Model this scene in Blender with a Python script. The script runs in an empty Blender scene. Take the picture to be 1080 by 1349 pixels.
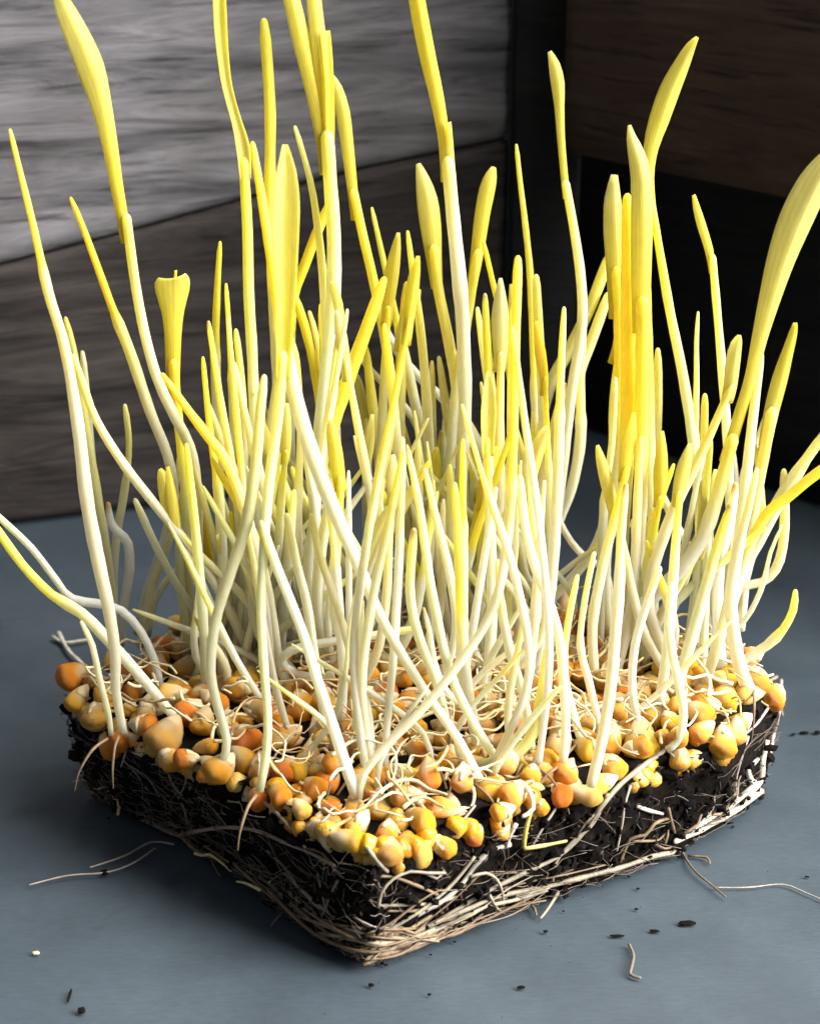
import bpy, bmesh, math, random
from mathutils import Vector, Matrix, noise
from mathutils.bvhtree import BVHTree

R = math.radians
rnd = random.Random(11)
S = bpy.context.scene
COL = S.collection

# ------------------------------------------------------------------ camera
F = 2500.0                      # focal length in photo pixels (1080 x 1349)
PITCH = R(23)
EYE = Vector((0, -0.48, 0.284))
cam = bpy.data.cameras.new("camera")
cam.sensor_fit = 'VERTICAL'
cam.sensor_height = 36
cam.lens = 36 * F / 1349
cam.clip_start = 0.02
cam.clip_end = 50
cam.dof.use_dof = True
cam.dof.focus_distance = 0.50
cam.dof.aperture_fstop = 20
co = bpy.data.objects.new("camera", cam)
COL.objects.link(co)
co.location = EYE
co.rotation_euler = (R(90) - PITCH, 0, 0)
S.camera = co

# ------------------------------------------------------------------ world and lamps
w = bpy.data.worlds.new("World")
S.world = w
w.use_nodes = True
bg = w.node_tree.nodes["Background"]
bg.inputs[0].default_value = (0.80, 0.88, 1.0, 1)
bg.inputs[1].default_value = 0.23


def area(name, loc, aim, sx, sy, power, col):
    l = bpy.data.lights.new(name, 'AREA')
    l.shape = 'RECTANGLE'
    l.size, l.size_y = sx, sy
    l.energy = power
    l.color = col
    o = bpy.data.objects.new(name, l)
    COL.objects.link(o)
    o.location = loc
    o.rotation_euler = (Vector(aim) - Vector(loc)).to_track_quat('-Z', 'Y').to_euler()
    return o


area("window_light", (0.80, 0.10, 1.37), (0, 0, 0.05), 1.0, 1.0, 60, (1.0, 0.98, 0.95))
area("side_fill_light", (1.40, -0.47, 0.78), (-0.05, 0.05, 0.14), 1.0, 0.85, 116, (1.0, 0.975, 0.94))  # added fill lamp, no real source; brightens leaf faces and left wall

S.view_settings.view_transform = 'Standard'
S.view_settings.look = 'None'
S.view_settings.exposure = 0
S.view_settings.gamma = 1
S.render.engine = 'CYCLES'
S.cycles.max_bounces = 8
S.cycles.use_denoising = True

# ------------------------------------------------------------------ rays and placing
CP, SP = math.cos(PITCH), math.sin(PITCH)


def ray(px, py):
    x = (px - 540) / F
    y = -(py - 674.5) / F
    return Vector((x, CP + y * SP, -SP + y * CP))


def on_z(px, py, z):
    d = ray(px, py)
    return EYE + d * ((z - EYE.z) / d.z)


def on_y(px, py, y0, k=0.0, z0=0.0):
    """the point of a standing plane y = y0 + k (z - z0) seen there"""
    d = ray(px, py)
    t = (y0 + k * (EYE.z - z0) - EYE.y) / (d.y - k * d.z)
    return EYE + d * t


def depth(p):
    v = p - EYE
    return v.y * CP - v.z * SP


def px_size(p, px):
    return px * depth(p) / F


# ------------------------------------------------------------------ materials
def mat(name):
    m = bpy.data.materials.new(name)
    m.use_nodes = True
    nt = m.node_tree
    return m, nt, nt.nodes["Principled BSDF"]


def N(nt, typ, **kw):
    n = nt.nodes.new(typ)
    for k, v in kw.items():
        setattr(n, k, v)
    return n


def ramp(nt, stops):
    r = N(nt, "ShaderNodeValToRGB")
    e = r.color_ramp.elements
    while len(e) < len(stops):
        e.new(0.5)
    for i, (p, c) in enumerate(stops):
        e[i].position = p
        e[i].color = (*c, 1) if len(c) == 3 else c
    return r


def tex_noise(nt, scale, detail=4, rough=0.55, vec=None, dist=0.0):
    n = N(nt, "ShaderNodeTexNoise")
    n.inputs["Scale"].default_value = scale
    n.inputs["Detail"].default_value = detail
    n.inputs["Roughness"].default_value = rough
    n.inputs["Distortion"].default_value = dist
    if vec is not None:
        nt.links.new(vec, n.inputs["Vector"])
    return n


def mixc(nt, a, b, fac, mode='MIX'):
    m = N(nt, "ShaderNodeMix", data_type='RGBA', blend_type=mode)
    for sock, v in ((6, a), (7, b), (0, fac)):
        if isinstance(v, (int, float)):
            m.inputs[sock].default_value = v
        elif isinstance(v, tuple):
            m.inputs[sock].default_value = (*v, 1)
        else:
            nt.links.new(v, m.inputs[sock])
    return m.outputs[2]


def bump(nt, b, h, strength, dist):
    n = N(nt, "ShaderNodeBump")
    n.inputs["Strength"].default_value = strength
    n.inputs["Distance"].default_value = dist
    nt.links.new(h, n.inputs["Height"])
    nt.links.new(n.outputs[0], b.inputs["Normal"])


def plant_mat(name, rough, sss, trans, mottle=0.12):
    """colour from the mesh's own colour attribute, plus fine lengthwise mottling"""
    m, nt, b = mat(name)
    at = N(nt, "ShaderNodeAttribute", attribute_name="Col")
    tc = N(nt, "ShaderNodeTexCoord")
    mp = N(nt, "ShaderNodeMapping")
    mp.inputs["Scale"].default_value = (1, 1, 0.22)
    nt.links.new(tc.outputs["Object"], mp.inputs[0])
    n = tex_noise(nt, 900, 3, 0.6, mp.outputs[0])
    r = ramp(nt, [(0.25, (1 - mottle,) * 3), (0.75, (1 + mottle * 0.4,) * 3)])
    nt.links.new(n.outputs[0], r.inputs[0])
    c = mixc(nt, at.outputs[0], r.outputs[0], 1.0, 'MULTIPLY')
    nt.links.new(c, b.inputs["Base Color"])
    b.inputs["Roughness"].default_value = rough
    b.inputs["Subsurface Weight"].default_value = sss
    b.inputs["Subsurface Radius"].default_value = (1.0, 0.85, 0.45)
    b.inputs["Subsurface Scale"].default_value = 0.004
    b.inputs["Specular IOR Level"].default_value = 0.35
    bump(nt, b, n.outputs[0], 0.25, 0.0002)
    if trans:
        t = N(nt, "ShaderNodeBsdfTranslucent")
        nt.links.new(c, t.inputs[0])
        mx = N(nt, "ShaderNodeMixShader")
        mx.inputs[0].default_value = trans
        nt.links.new(b.outputs[0], mx.inputs[1])
        nt.links.new(t.outputs[0], mx.inputs[2])
        nt.links.new(mx.outputs[0], nt.nodes["Material Output"].inputs[0])
    return m


M_STEM = plant_mat("shoot_skin", 0.5, 0.8, 0.42, 0.10)
M_LEAF = plant_mat("leaf_skin", 0.5, 0.0, 0.70, 0.08)
M_ROOT = plant_mat("root_skin", 0.6, 0.0, 0.0, 0.35)


def kernel_mat():
    m, nt, b = mat("kernel_skin")
    at = N(nt, "ShaderNodeAttribute", attribute_name="Col")
    oi = N(nt, "ShaderNodeObjectInfo")
    tc = N(nt, "ShaderNodeTexCoord")
    hs = N(nt, "ShaderNodeHueSaturation")
    mr = N(nt, "ShaderNodeMapRange")
    mr.inputs["To Min"].default_value = 0.478
    mr.inputs["To Max"].default_value = 0.502
    nt.links.new(oi.outputs["Random"], mr.inputs[0])
    nt.links.new(mr.outputs[0], hs.inputs["Hue"])
    hs.inputs["Value"].default_value = 0.84
    hs.inputs["Saturation"].default_value = 1.04
    nt.links.new(at.outputs[0], hs.inputs["Color"])
    n = tex_noise(nt, 420, 4, 0.6, tc.outputs["Object"])
    r = ramp(nt, [(0.28, (0.62, 0.52, 0.42)), (0.5, (1, 1, 1)), (0.8, (1.1, 1.08, 1.05))])
    nt.links.new(n.outputs[0], r.inputs[0])
    c = mixc(nt, hs.outputs[0], r.outputs[0], 0.75, 'MULTIPLY')
    nt.links.new(c, b.inputs["Base Color"])
    b.inputs["Roughness"].default_value = 0.42
    b.inputs["Subsurface Weight"].default_value = 0.15
    b.inputs["Subsurface Radius"].default_value = (1.0, 0.6, 0.2)
    b.inputs["Subsurface Scale"].default_value = 0.0012
    n2 = tex_noise(nt, 900, 3, 0.6, tc.outputs["Object"])
    n3 = tex_noise(nt, 230, 3, 0.5, tc.outputs["Object"], 1.5)
    ad = N(nt, "ShaderNodeMath", operation='ADD')
    nt.links.new(n2.outputs[0], ad.inputs[0])
    nt.links.new(n3.outputs[0], ad.inputs[1])
    bump(nt, b, ad.outputs[0], 0.5, 0.0006)
    return m


M_KERNEL = kernel_mat()


def coat_mat():
    m, nt, b = mat("seed_coat")
    tc = N(nt, "ShaderNodeTexCoord")
    n = tex_noise(nt, 500, 4, 0.65, tc.outputs["Object"])
    r = ramp(nt, [(0.3, (0.50, 0.30, 0.12)), (0.55, (0.76, 0.60, 0.36)), (0.8, (0.84, 0.76, 0.58))])
    nt.links.new(n.outputs[0], r.inputs[0])
    nt.links.new(r.outputs[0], b.inputs["Base Color"])
    b.inputs["Roughness"].default_value = 0.5
    bump(nt, b, n.outputs[0], 0.5, 0.0004)
    return m


M_COAT = coat_mat()


def soil_mat():
    m, nt, b = mat("peat")
    tc = N(nt, "ShaderNodeTexCoord")
    n = tex_noise(nt, 260, 8, 0.7, tc.outputs["Object"])
    r = ramp(nt, [(0.3, (0.0015, 0.0012, 0.001)), (0.55, (0.005, 0.0033, 0.0024)), (0.74, (0.024, 0.014, 0.008))])
    nt.links.new(n.outputs[0], r.inputs[0])
    nt.links.new(r.outputs[0], b.inputs["Base Color"])
    b.inputs["Roughness"].default_value = 0.9
    b.inputs["Specular IOR Level"].default_value = 0.12
    n2 = tex_noise(nt, 900, 6, 0.7, tc.outputs["Object"])
    bump(nt, b, n2.outputs[0], 0.9, 0.0008)
    return m


M_SOIL = soil_mat()


def slate_mat():
    m, nt, b = mat("slate_paint")
    tc = N(nt, "ShaderNodeTexCoord")
    n = tex_noise(nt, 9, 6, 0.6, tc.outputs["Object"])
    r = ramp(nt, [(0.3, (0.031, 0.043, 0.054)), (0.55, (0.041, 0.056, 0.069)), (0.75, (0.052, 0.069, 0.083))])
    nt.links.new(n.outputs[0], r.inputs[0])
    mp = N(nt, "ShaderNodeMapping")
    mp.inputs["Scale"].default_value = (1, 5, 1)
    mp.inputs["Rotation"].default_value = (0, 0, R(-8))
    nt.links.new(tc.outputs["Object"], mp.inputs[0])
    n2 = tex_noise(nt, 260, 5, 0.7, mp.outputs[0])
    r2 = ramp(nt, [(0.3, (0.87, 0.87, 0.875)), (0.7, (1.11, 1.11, 1.105))])
    nt.links.new(n2.outputs[0], r2.inputs[0])
    c = mixc(nt, r.outputs[0], r2.outputs[0], 1.0, 'MULTIPLY')
    n5 = tex_noise(nt, 38, 5, 0.6, tc.outputs["Object"])              # water marks
    r5 = ramp(nt, [(0.35, (0.86, 0.87, 0.88)), (0.65, (1.10, 1.10, 1.10))])
    nt.links.new(n5.outputs[0], r5.inputs[0])
    c = mixc(nt, c, r5.outputs[0], 1.0, 'MULTIPLY')
    n3 = tex_noise(nt, 34, 3, 0.5, tc.outputs["Object"], 0.6)        # scuffs and dark specks
    r3 = ramp(nt, [(0.0, (0, 0, 0)), (0.70, (0, 0, 0)), (0.74, (1, 1, 1))])
    nt.links.new(n3.outputs[0], r3.inputs[0])
    c = mixc(nt, c, (0.02, 0.023, 0.026), mixc(nt, (0, 0, 0), r3.outputs[0], 0.5))
    nt.links.new(c, b.inputs["Base Color"])
    b.inputs["Roughness"].default_value = 0.55
    bump(nt, b, n2.outputs[0], 0.12, 0.001)
    return m


M_SLATE = slate_mat()


def wood_mat(name, dark, mid, light, rough=0.8, knots=1.0):
    m, nt, b = mat(name)
    tc = N(nt, "ShaderNodeTexCoord")
    mp = N(nt, "ShaderNodeMapping")
    mp.inputs["Scale"].default_value = (8, 62, 62)
    nt.links.new(tc.outputs["Object"], mp.inputs[0])
    oi = N(nt, "ShaderNodeObjectInfo")
    ad = N(nt, "ShaderNodeVectorMath", operation='ADD')
    nt.links.new(mp.outputs[0], ad.inputs[0])
    ml = N(nt, "ShaderNodeMath", operation='MULTIPLY')
    ml.inputs[1].default_value = 37.0
    nt.links.new(oi.outputs["Random"], ml.inputs[0])
    nt.links.new(ml.outputs[0], ad.inputs[1])
    n = tex_noise(nt, 1.3, 8, 0.68, ad.outputs[0], 1.1)
    r = ramp(nt, [(0.30, dark), (0.47, mid), (0.70, light)])
    nt.links.new(n.outputs[0], r.inputs[0])
    n2 = tex_noise(nt, 11, 4, 0.6, tc.outputs["Object"])              # broad weather stains
    r2 = ramp(nt, [(0.3, (0.66, 0.64, 0.62)), (0.7, (1.22, 1.22, 1.23))])
    nt.links.new(n2.outputs[0], r2.inputs[0])
    c = mixc(nt, r.outputs[0], r2.outputs[0], 1.0, 'MULTIPLY')
    mp2 = N(nt, "ShaderNodeMapping")
    mp2.inputs["Scale"].default_value = (24, 300, 300)
    nt.links.new(tc.outputs["Object"], mp2.inputs[0])
    n4 = tex_noise(nt, 1.0, 5, 0.6, mp2.outputs[0], 0.4)              # fine checks along the grain
    r4 = ramp(nt, [(0.32, (0.22, 0.21, 0.20)), (0.45, (1, 1, 1)), (0.75, (1.2, 1.2, 1.2))])
    nt.links.new(n4.outputs[0], r4.inputs[0])
    c = mixc(nt, c, r4.outputs[0], 0.8, 'MULTIPLY')
    nt.links.new(c, b.inputs["Base Color"])
    b.inputs["Roughness"].default_value = rough
    b.inputs["Specular IOR Level"].default_value = 0.25
    bump(nt, b, n.outputs[0], 0.6, 0.002)
    return m


M_GREY = wood_mat("weathered_grey_wood", (0.042, 0.040, 0.043), (0.128, 0.123, 0.132), (0.235, 0.227, 0.240))
M_DGREY = wood_mat("weathered_dark_wood", (0.009, 0.007, 0.0062), (0.027, 0.0222, 0.0205), (0.060, 0.050, 0.046))
M_BROWN = wood_mat("dark_brown_wood", (0.034, 0.019, 0.013), (0.058, 0.034, 0.025), (0.09, 0.056, 0.042))
M_BLACK = wood_mat("black_and_shade_wood", (0.004, 0.004, 0.005), (0.008, 0.008, 0.009), (0.013, 0.012, 0.012))  # black boards; for the corner post this is shade put into the colour


# ------------------------------------------------------------------ object helpers
def mesh_of(name, vs, fs, material, cols=None, smooth=True):
    me = bpy.data.meshes.new(name)
    me.from_pydata(vs, [], fs)
    me.update()
    if cols is not None:
        a = me.color_attributes.new("Col", 'FLOAT_COLOR', 'POINT')
        buf = []
        for c in cols:
            buf += [c[0], c[1], c[2], 1.0]
        a.data.foreach_set("color", buf)
    if smooth:
        me.polygons.foreach_set("use_smooth", [True] * len(me.polygons))
    me.materials.append(material)
    return me


def link(name, me, parent=None, loc=None):
    o = bpy.data.objects.new(name, me)
    COL.objects.link(o)
    if parent is not None:
        o.parent = parent
    if loc is not None:
        o.location = loc
    return o


def tag(o, label=None, cat=None, group=None, kind=None):
    for k, v in (("label", label), ("category", cat), ("group", group), ("kind", kind)):
        if v:
            o[k] = v
    return o


def empty(name, loc):
    o = bpy.data.objects.new(name, None)
    o.empty_display_size = 0.005
    COL.objects.link(o)
    o.location = loc
    return o


def spline(pts, step):
    """Catmull-Rom through tuples/vectors of any length, roughly even"""
    out = []
    n = len(pts)
    for i in range(n - 1):
        p0 = pts[max(i - 1, 0)]
        p1, p2 = pts[i], pts[i + 1]
        p3 = pts[min(i + 2, n - 1)]
        seg = math.sqrt(sum((a - b) ** 2 for a, b in zip(p1[:3], p2[:3])))
        m = max(2, int(seg / step))
        for j in range(m):
            t = j / m
            t2, t3 = t * t, t * t * t
            out.append(tuple(0.5 * ((2 * b) + (-a + c) * t + (2 * a - 5 * b + 4 * c - d) * t2 + (-a + 3 * b - 3 * c + d) * t3)
                             for a, b, c, d in zip(p0, p1, p2, p3)))
    out.append(tuple(pts[-1]))
    return out


def frames(path):
    n = len(path)
    ts = []
    for i in range(n):
        a, b = path[max(i - 1, 0)], path[min(i + 1, n - 1)]
        d = b - a
        ts.append(d.normalized() if d.length > 1e-9 else Vector((0, 0, 1)))
    u = ts[0].orthogonal().normalized()
    fr = []
    for t in ts:
        u = (u - t * u.dot(t))
        u = u.normalized() if u.length > 1e-6 else t.orthogonal().normalized()
        fr.append((t, u, t.cross(u)))
    return fr


def tube_data(path, radii, sides, off=0, round_tip=True, wob=0.0, seed=0.0, flat=1.0):
    vs, fs, ts = [], [], []
    fr = frames(path)
    n = len(path)
    L = [0.0]
    for i in range(1, n):
        L.append(L[-1] + (path[i] - path[i - 1]).length)
    tot = max(L[-1], 1e-6)
    rings = []
    for i in range(n):
        t, u, v = fr[i]
        r = radii[i]
        if wob:
            r *= 1 + wob * noise.noise(Vector((seed, L[i] * 160, 0)))
        rings.append((path[i], u, v, r, L[i] / tot))
    if round_tip:
        p, u, v, r, _ = rings[-1]
        t = fr[-1][0]
        rings.append((p + t * r * 0.7, u, v, r * 0.75, 1.0))
        rings.append((p + t * r * 1.15, u, v, r * 0.35, 1.0))
    for (p, u, v, r, t) in rings:
        for k in range(sides):
            a = 2 * math.pi * k / sides
            vs.append(p + u * (math.cos(a) * r) + v * (math.sin(a) * r * flat))
            ts.append(t)
    for i in range(len(rings) - 1):
        for k in range(sides):
            a = i * sides + k
            b = i * sides + (k + 1) % sides
            fs.append((off + a, off + b, off + b + sides, off + a + sides))
    fs.append(tuple(off + k for k in reversed(range(sides))))
    e = (len(rings) - 1) * sides
    fs.append(tuple(off + e + k for k in range(sides)))
    return vs, fs, ts


WHITE = (0.77, 0.755, 0.64)
CREAM = (0.86, 0.815, 0.46)
YELLOW = (0.95, 0.86, 0.15)
GOLD = (0.91, 0.70, 0.05)


def lerp3(a, b, t):
    return tuple(x + (y - x) * t for x, y in zip(a, b))


def sstep(a, b, x):
    if b <= a:
        return 1.0 if x >= a else 0.0
    t = min(1, max(0, (x - a) / (b - a)))
    return t * t * (3 - 2 * t)


def hue(q):
    """0 white, 0.35 cream, 0.75 yellow, 1 gold"""
    q = min(1, max(0, q))
    if q < 0.35:
        return lerp3(WHITE, CREAM, q / 0.35)
    if q < 0.75:
        return lerp3(CREAM, YELLOW, (q - 0.35) / 0.4)
    return lerp3(YELLOW, GOLD, (q - 0.75) / 0.25)


# ------------------------------------------------------------------ the setting
def slab():
    vs, fs = [], []
    n = 60
    for j in range(n + 1):
        for i in range(n + 1):
            x, y = -0.9 + 1.8 * i / n, -0.75 + 1.6 * j / n
            vs.append((x, y, 0.0005 * noise.noise(Vector((x * 6, y * 6, 0))) - 0.0006))
    for j in range(n):
        for i in range(n):
            a = j * (n + 1) + i
            fs.append((a, a + 1, a + n + 2, a + n + 1))
    o = link("floor", mesh_of("floor", vs, fs, M_SLATE))
    tag(o, "smooth slate blue painted surface under the block of sprouts", kind="structure")


slab()

# the weathered wall behind on the left: a standing plane through two points of its foot
WA, WB = on_z(0, 694, 0), on_z(690, 612, 0)
WD = (WB - WA).normalized()
WN = Vector((WD.y, -WD.x, 0))            # towards the room
if WN.y > 0:
    WN = -WN


def on_wall(px, py):
    d = ray(px, py)
    t = (WA - EYE).dot(WN) / d.dot(WN)
    p = EYE + d * t
    return ((p - WA).dot(WD), p.z)


def board(name, lo, hi, s0, s1, thick, material, parent, origin, D, NRM, seed, relief=0.0012, nu=110, nv=64):
    """a plank between two edge curves lo(s), hi(s); face with real grain ridges, box sides and back"""
    vs, fs = [], []
    for j in range(nv + 1):
        for i in range(nu + 1):
            s = s0 + (s1 - s0) * i / nu
            v = j / nv
            z = lo(s) + (hi(s) - lo(s)) * v
            edge = min(v, 1 - v) * (hi(s) - lo(s))
            rise = relief * (noise.noise(Vector((s * 5 + seed, z * 90, seed))) + 0.4 * noise.noise(Vector((s * 9, z * 200, seed + 4))))
            rise -= 0.002 * max(0, 1 - edge / 0.003) ** 2          # worn arris
            vs.append((s, -rise, z))
    def idx(i, j):
        return j * (nu + 1) + i
    for j in range(nv):
        for i in range(nu):
            fs.append((idx(i, j), idx(i + 1, j), idx(i + 1, j + 1), idx(i, j + 1)))
    rim = [idx(i, 0) for i in range(nu + 1)] + [idx(nu, j) for j in range(1, nv + 1)] + \
          [idx(i, nv) for i in range(nu - 1, -1, -1)] + [idx(0, j) for j in range(nv - 1, 0, -1)]
    b0 = len(vs)
    for k in rim:
        x, y, z = vs[k]
        vs.append((x, thick, z))
    m = len(rim)
    for k in range(m):
        fs.append((rim[(k + 1) % m], rim[k], b0 + k, b0 + (k + 1) % m))
    fs.append(tuple(b0 + k for k in reversed(range(m))))
    me = mesh_of(name, vs, fs, material, smooth=False)
    nf = nu * nv
    me.polygons.foreach_set("use_smooth", [i < nf for i in range(len(me.polygons))])
    return link(name, me, parent)


def wall_root(name, origin, D):
    o = empty(name, origin)
    o.rotation_euler = (0, 0, math.atan2(D.y, D.x))
    return o


def curve_fn(pts):
    pts = sorted(pts)

    def f(s):
        if s <= pts[0][0]:
            a, b = pts[0], pts[1]
        elif s >= pts[-1][0]:
            a, b = pts[-2], pts[-1]
        else:
            for a, b in zip(pts, pts[1:]):
                if a[0] <= s <= b[0]:
                    break
        t = (s - a[0]) / (b[0] - a[0])
        return a[1] + (b[1] - a[1]) * t
    return f


seam1 = curve_fn([on_wall(*p) for p in ((0, 350), (150, 311), (300, 270), (480, 222), (690, 180))])
seam0 = curve_fn([(-0.3, 0.345), (0.2, 0.362)])
S0, S1 = -0.30, on_wall(661, 600)[0]
wl = tag(wall_root("plank_wall", WA, WD), "weathered plank wall with silvery top board behind the sprouts", "wall")
G = 0.0005
board("plank", lambda s: seam1(s) + G, seam0, S0, S1, 0.018, M_GREY, wl, WA, WD, WN, 1.3)["label"] = "silvery grey weathered plank"
board("plank", lambda s: 0.0006, lambda s: seam1(s) - G, S0, S1, 0.018, M_DGREY, wl, WA, WD, WN, 7.7, 0.0014, 110, 72)["label"] = "dark grey brown plank below the silvery one"
bk = [(S0, 0.021, 0.0), (S1, 0.021, 0.0), (S1, 0.021, 0.36), (S0, 0.021, 0.36)]
bk += [(x, 0.03, z) for x, y, z in bk]
link("backing_board", mesh_of("backing_board", bk, [(0, 1, 2, 3), (7, 6, 5, 4), (0, 4, 5, 1), (1, 5, 6, 2), (2, 6, 7, 3), (3, 7, 4, 0)], M_BLACK, smooth=False), wl)

# the dark wall on the right: a brown board over a black recess
ZR = 0.132
RA, RB = on_z(735, 200, ZR), on_z(1080, 272, ZR)
RD = (RB - RA)
RD.z = 0
RD.normalize()
RN = Vector((RD.y, -RD.x, 0))
if RN.y > 0:
    RN = -RN
wr = tag(wall_root("dark_board_wall", Vector((RA.x, RA.y, 0)), RD), "dark brown board wall above the black recess on the right", "wall")
board("board", lambda s: ZR, lambda s: 0.36, 0.002, 0.30, 0.016, M_BROWN, wr, RA, RD, RN, 3.3, 0.0005, 60, 20)


# black recess panel behind it and the corner post, its shadow painted as black colour
P0 = Vector((RA.x, RA.y, 0)) - RN * 0.055 - RD * 0.075
rp = tag(empty("recess_panel", P0), "black panel at the back of the recess under the brown board", "panel")
rp.rotation_euler = (0, 0, math.atan2(RD.y, RD.x))
board("panel_face", lambda s: 0.0006, lambda s: 0.355, 0.0, 0.38, 0.012, M_BLACK, rp, P0, RD, RN, 5.1, 0.0004, 50, 14)
pl, pr = on_y(664, 640, 0.225), on_y(752, 640, 0.225)
cp = tag(empty("corner_post", ((pl.x + pr.x) / 2, 0.262, 0)), "corner post painted black as shade between the grey planks and the brown board", "post")
bm = bmesh.new()
bmesh.ops.create_cube(bm, size=1, matrix=Matrix.Translation((0, 0, 0.181)) @ Matrix.Diagonal((pr.x - pl.x, 0.062, 0.36, 1)))
bmesh.ops.bevel(bm, geom=bm.edges[:], offset=0.0015, segments=2, affect='EDGES')
me = bpy.data.meshes.new("post")
bm.to_mesh(me)
bm.free()
me.materials.append(M_BLACK)
link("post_shaft", me, cp)

# ------------------------------------------------------------------ the block of soil
ZT = 0.033
bottom_px = [(118, 1043), (170, 1072), (240, 1102), (300, 1138), (360, 1185), (420, 1232), (487, 1268),
             (550, 1245), (620, 1216), (720, 1182), (800, 1158), (880, 1128), (950, 1088), (1003, 1042)]
top_px = [(82, 905), (125, 940), (180, 975), (240, 1005), (330, 1052), (430, 1108), (495, 1132),
          (560, 1108), (620, 1085), (700, 1062), (790, 1040), (870, 1008), (950, 1000), (1030, 900)]


def ring(pxs, z):
    f = [on_z(x, y, z) for x, y in pxs]
    i_f = 6
    Lc, Fc, Rc = f[0], f[i_f], f[-1]
    B = Lc + Rc - Fc
    B = Fc + (B - Fc) * 0.93
    back = [Rc.lerp(B, t) for t in (0.25, 0.5, 0.75)] + [B] + [B.lerp(Lc, t) for t in (0.25, 0.5, 0.75)]
    return f + back


def resample(pts, n):
    pts = pts + [pts[0]]
    L = [0]
    for a, b in zip(pts, pts[1:]):
        L.append(L[-1] + (b - a).length)
    out = []
    k = 0
    for i in range(n):
        d = L[-1] * i / n
        while L[k + 1] < d:
            k += 1
        out.append(pts[k].lerp(pts[k + 1], (d - L[k]) / (L[k + 1] - L[k])))
    return out


NB = 300
rb = [p for p in ring(bottom_px, 0.0012)]
rt = [p for p in ring(top_px, ZT)]
# corresponding points, subdivided
def sub(r, m):
    out = []
    n = len(r)
    for i in range(n):
        for j in range(m):
            out.append(r[i].lerp(r[(i + 1) % n], j / m))
    return out


rb, rt = sub(rb, 14), sub(rt, 14)
NB = len(rb)
cen = sum(rt, Vector()) / NB
cen.z = ZT
NV = 22
vs, fs = [], []
for j in range(NV + 1):
    v = j / NV
    for i in range(NB):
        p = rb[i].lerp(rt[i], v)
        out = (p - cen)
        out.z = 0
        out.normalize()
        big = noise.noise(p * 90) * 0.0026 + noise.noise(p * 260) * 0.0017 + noise.noise(p * 700) * 0.0009
        env = min(1, v * 5 + 0.25)
        roundoff = -0.004 * max(0, (v - 0.75) / 0.25) ** 2
        vs.append(p + out * (big * env + roundoff) + Vector((0, 0, 0.0012 * noise.noise(p * 300 + Vector((9, 9, 9))) * (v > 0.02))))
for j in range(NV):
    for i in range(NB):
        a, b = j * NB + i, j * NB + (i + 1) % NB
        fs.append((a, b, b + NB, a + NB))
prev = NV * NB
NC = 20
for j in range(1, NC):
    t = 1 - j / NC
    st = len(vs)
    for i in range(NB):
        base = rt[i]
        p = cen.lerp(base, t)
        p = Vector((p.x, p.y, ZT + 0.001 + 0.0025 * noise.noise(p * 80) + 0.001 * noise.noise(p * 300)))
        vs.append(p)
    for i in range(NB):
        a, b = prev + i, prev + (i + 1) % NB
        fs.append((a, b, st + (i + 1) % NB, st + i))
    prev = st
vs.append(Vector((cen.x, cen.y, ZT)))
for i in range(NB):
    fs.append((prev + i, prev + (i + 1) % NB, len(vs) - 1))
fs.append(tuple(reversed(range(NB))))

BASE = Vector((cen.x, cen.y, 0))
block = tag(empty("soil_block", BASE), "square block of dark soil laced with pale roots under the sprouts", "soil block")
soil_vs = vs
link("soil", mesh_of("soil", [p - BASE for p in vs], fs, M_SOIL), block)
bvh = BVHTree.FromPolygons([tuple(p) for p in vs], fs)


def hit(px, py):
    """where the photo's pixel meets the block, or the slate"""
    d = ray(px, py).normalized()
    p, n, i, dist = bvh.ray_cast(EYE, d)
    if p is None:
        return on_z(px, py, 0.0), Vector((0, 0, 1)), False
    if n.dot(d) > 0:
        n = -n
    return p, n, True


top_poly = [(p.x, p.y) for p in rt]


def inside(x, y, poly=top_poly):
    c = False
    j = len(poly) - 1
    for i in range(len(poly)):
        xi, yi = poly[i]
        xj, yj = poly[j]
        if (yi > y) != (yj > y) and x < (xj - xi) * (y - yi) / (yj - yi) + xi:
            c = not c
        j = i
    return c


def top_z(x, y):
    p, n, i, d = bvh.ray_cast(Vector((x, y, 0.3)), Vector((0, 0, -1)))
    return p.z if p else 0.0


# crumbs of peat stuck all over the sides: beyond counting
cv, cf = [], []
ICO = bmesh.new()
bmesh.ops.create_icosphere(ICO, subdivisions=1, radius=1)
ico_v = [v.co.copy() for v in ICO.verts]
ico_f = [[v.index for v in f.verts] for f in ICO.faces]
ICO.free()
for k in range(3400):
    i = rnd.randrange(NB)
    v = rnd.random() ** 0.8
    p = soil_vs[int(v * NV) * NB + i]
    r = 0.0003 + 0.0019 * rnd.random() ** 4
    o = len(cv)
    sc = Vector((rnd.uniform(.5, 1.4), rnd.uniform(.5, 1.4), rnd.uniform(.5, 1.2)))
    jit = Vector((rnd.uniform(-1, 1), rnd.uniform(-1, 1), rnd.uniform(-1, 1))) * 0.0012
    for q in ico_v:
        g = 1 + rnd.uniform(-0.3, 0.3)
        cv.append(p + jit + Vector((q.x * sc.x, q.y * sc.y, q.z * sc.z)) * (r * g) - BASE)
    cf += [[o + a for a in f] for f in ico_f]
tag(link("soil_crumb", mesh_of("soil_crumb", cv, cf, M_SOIL, smooth=False), block), kind="stuff")

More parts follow.
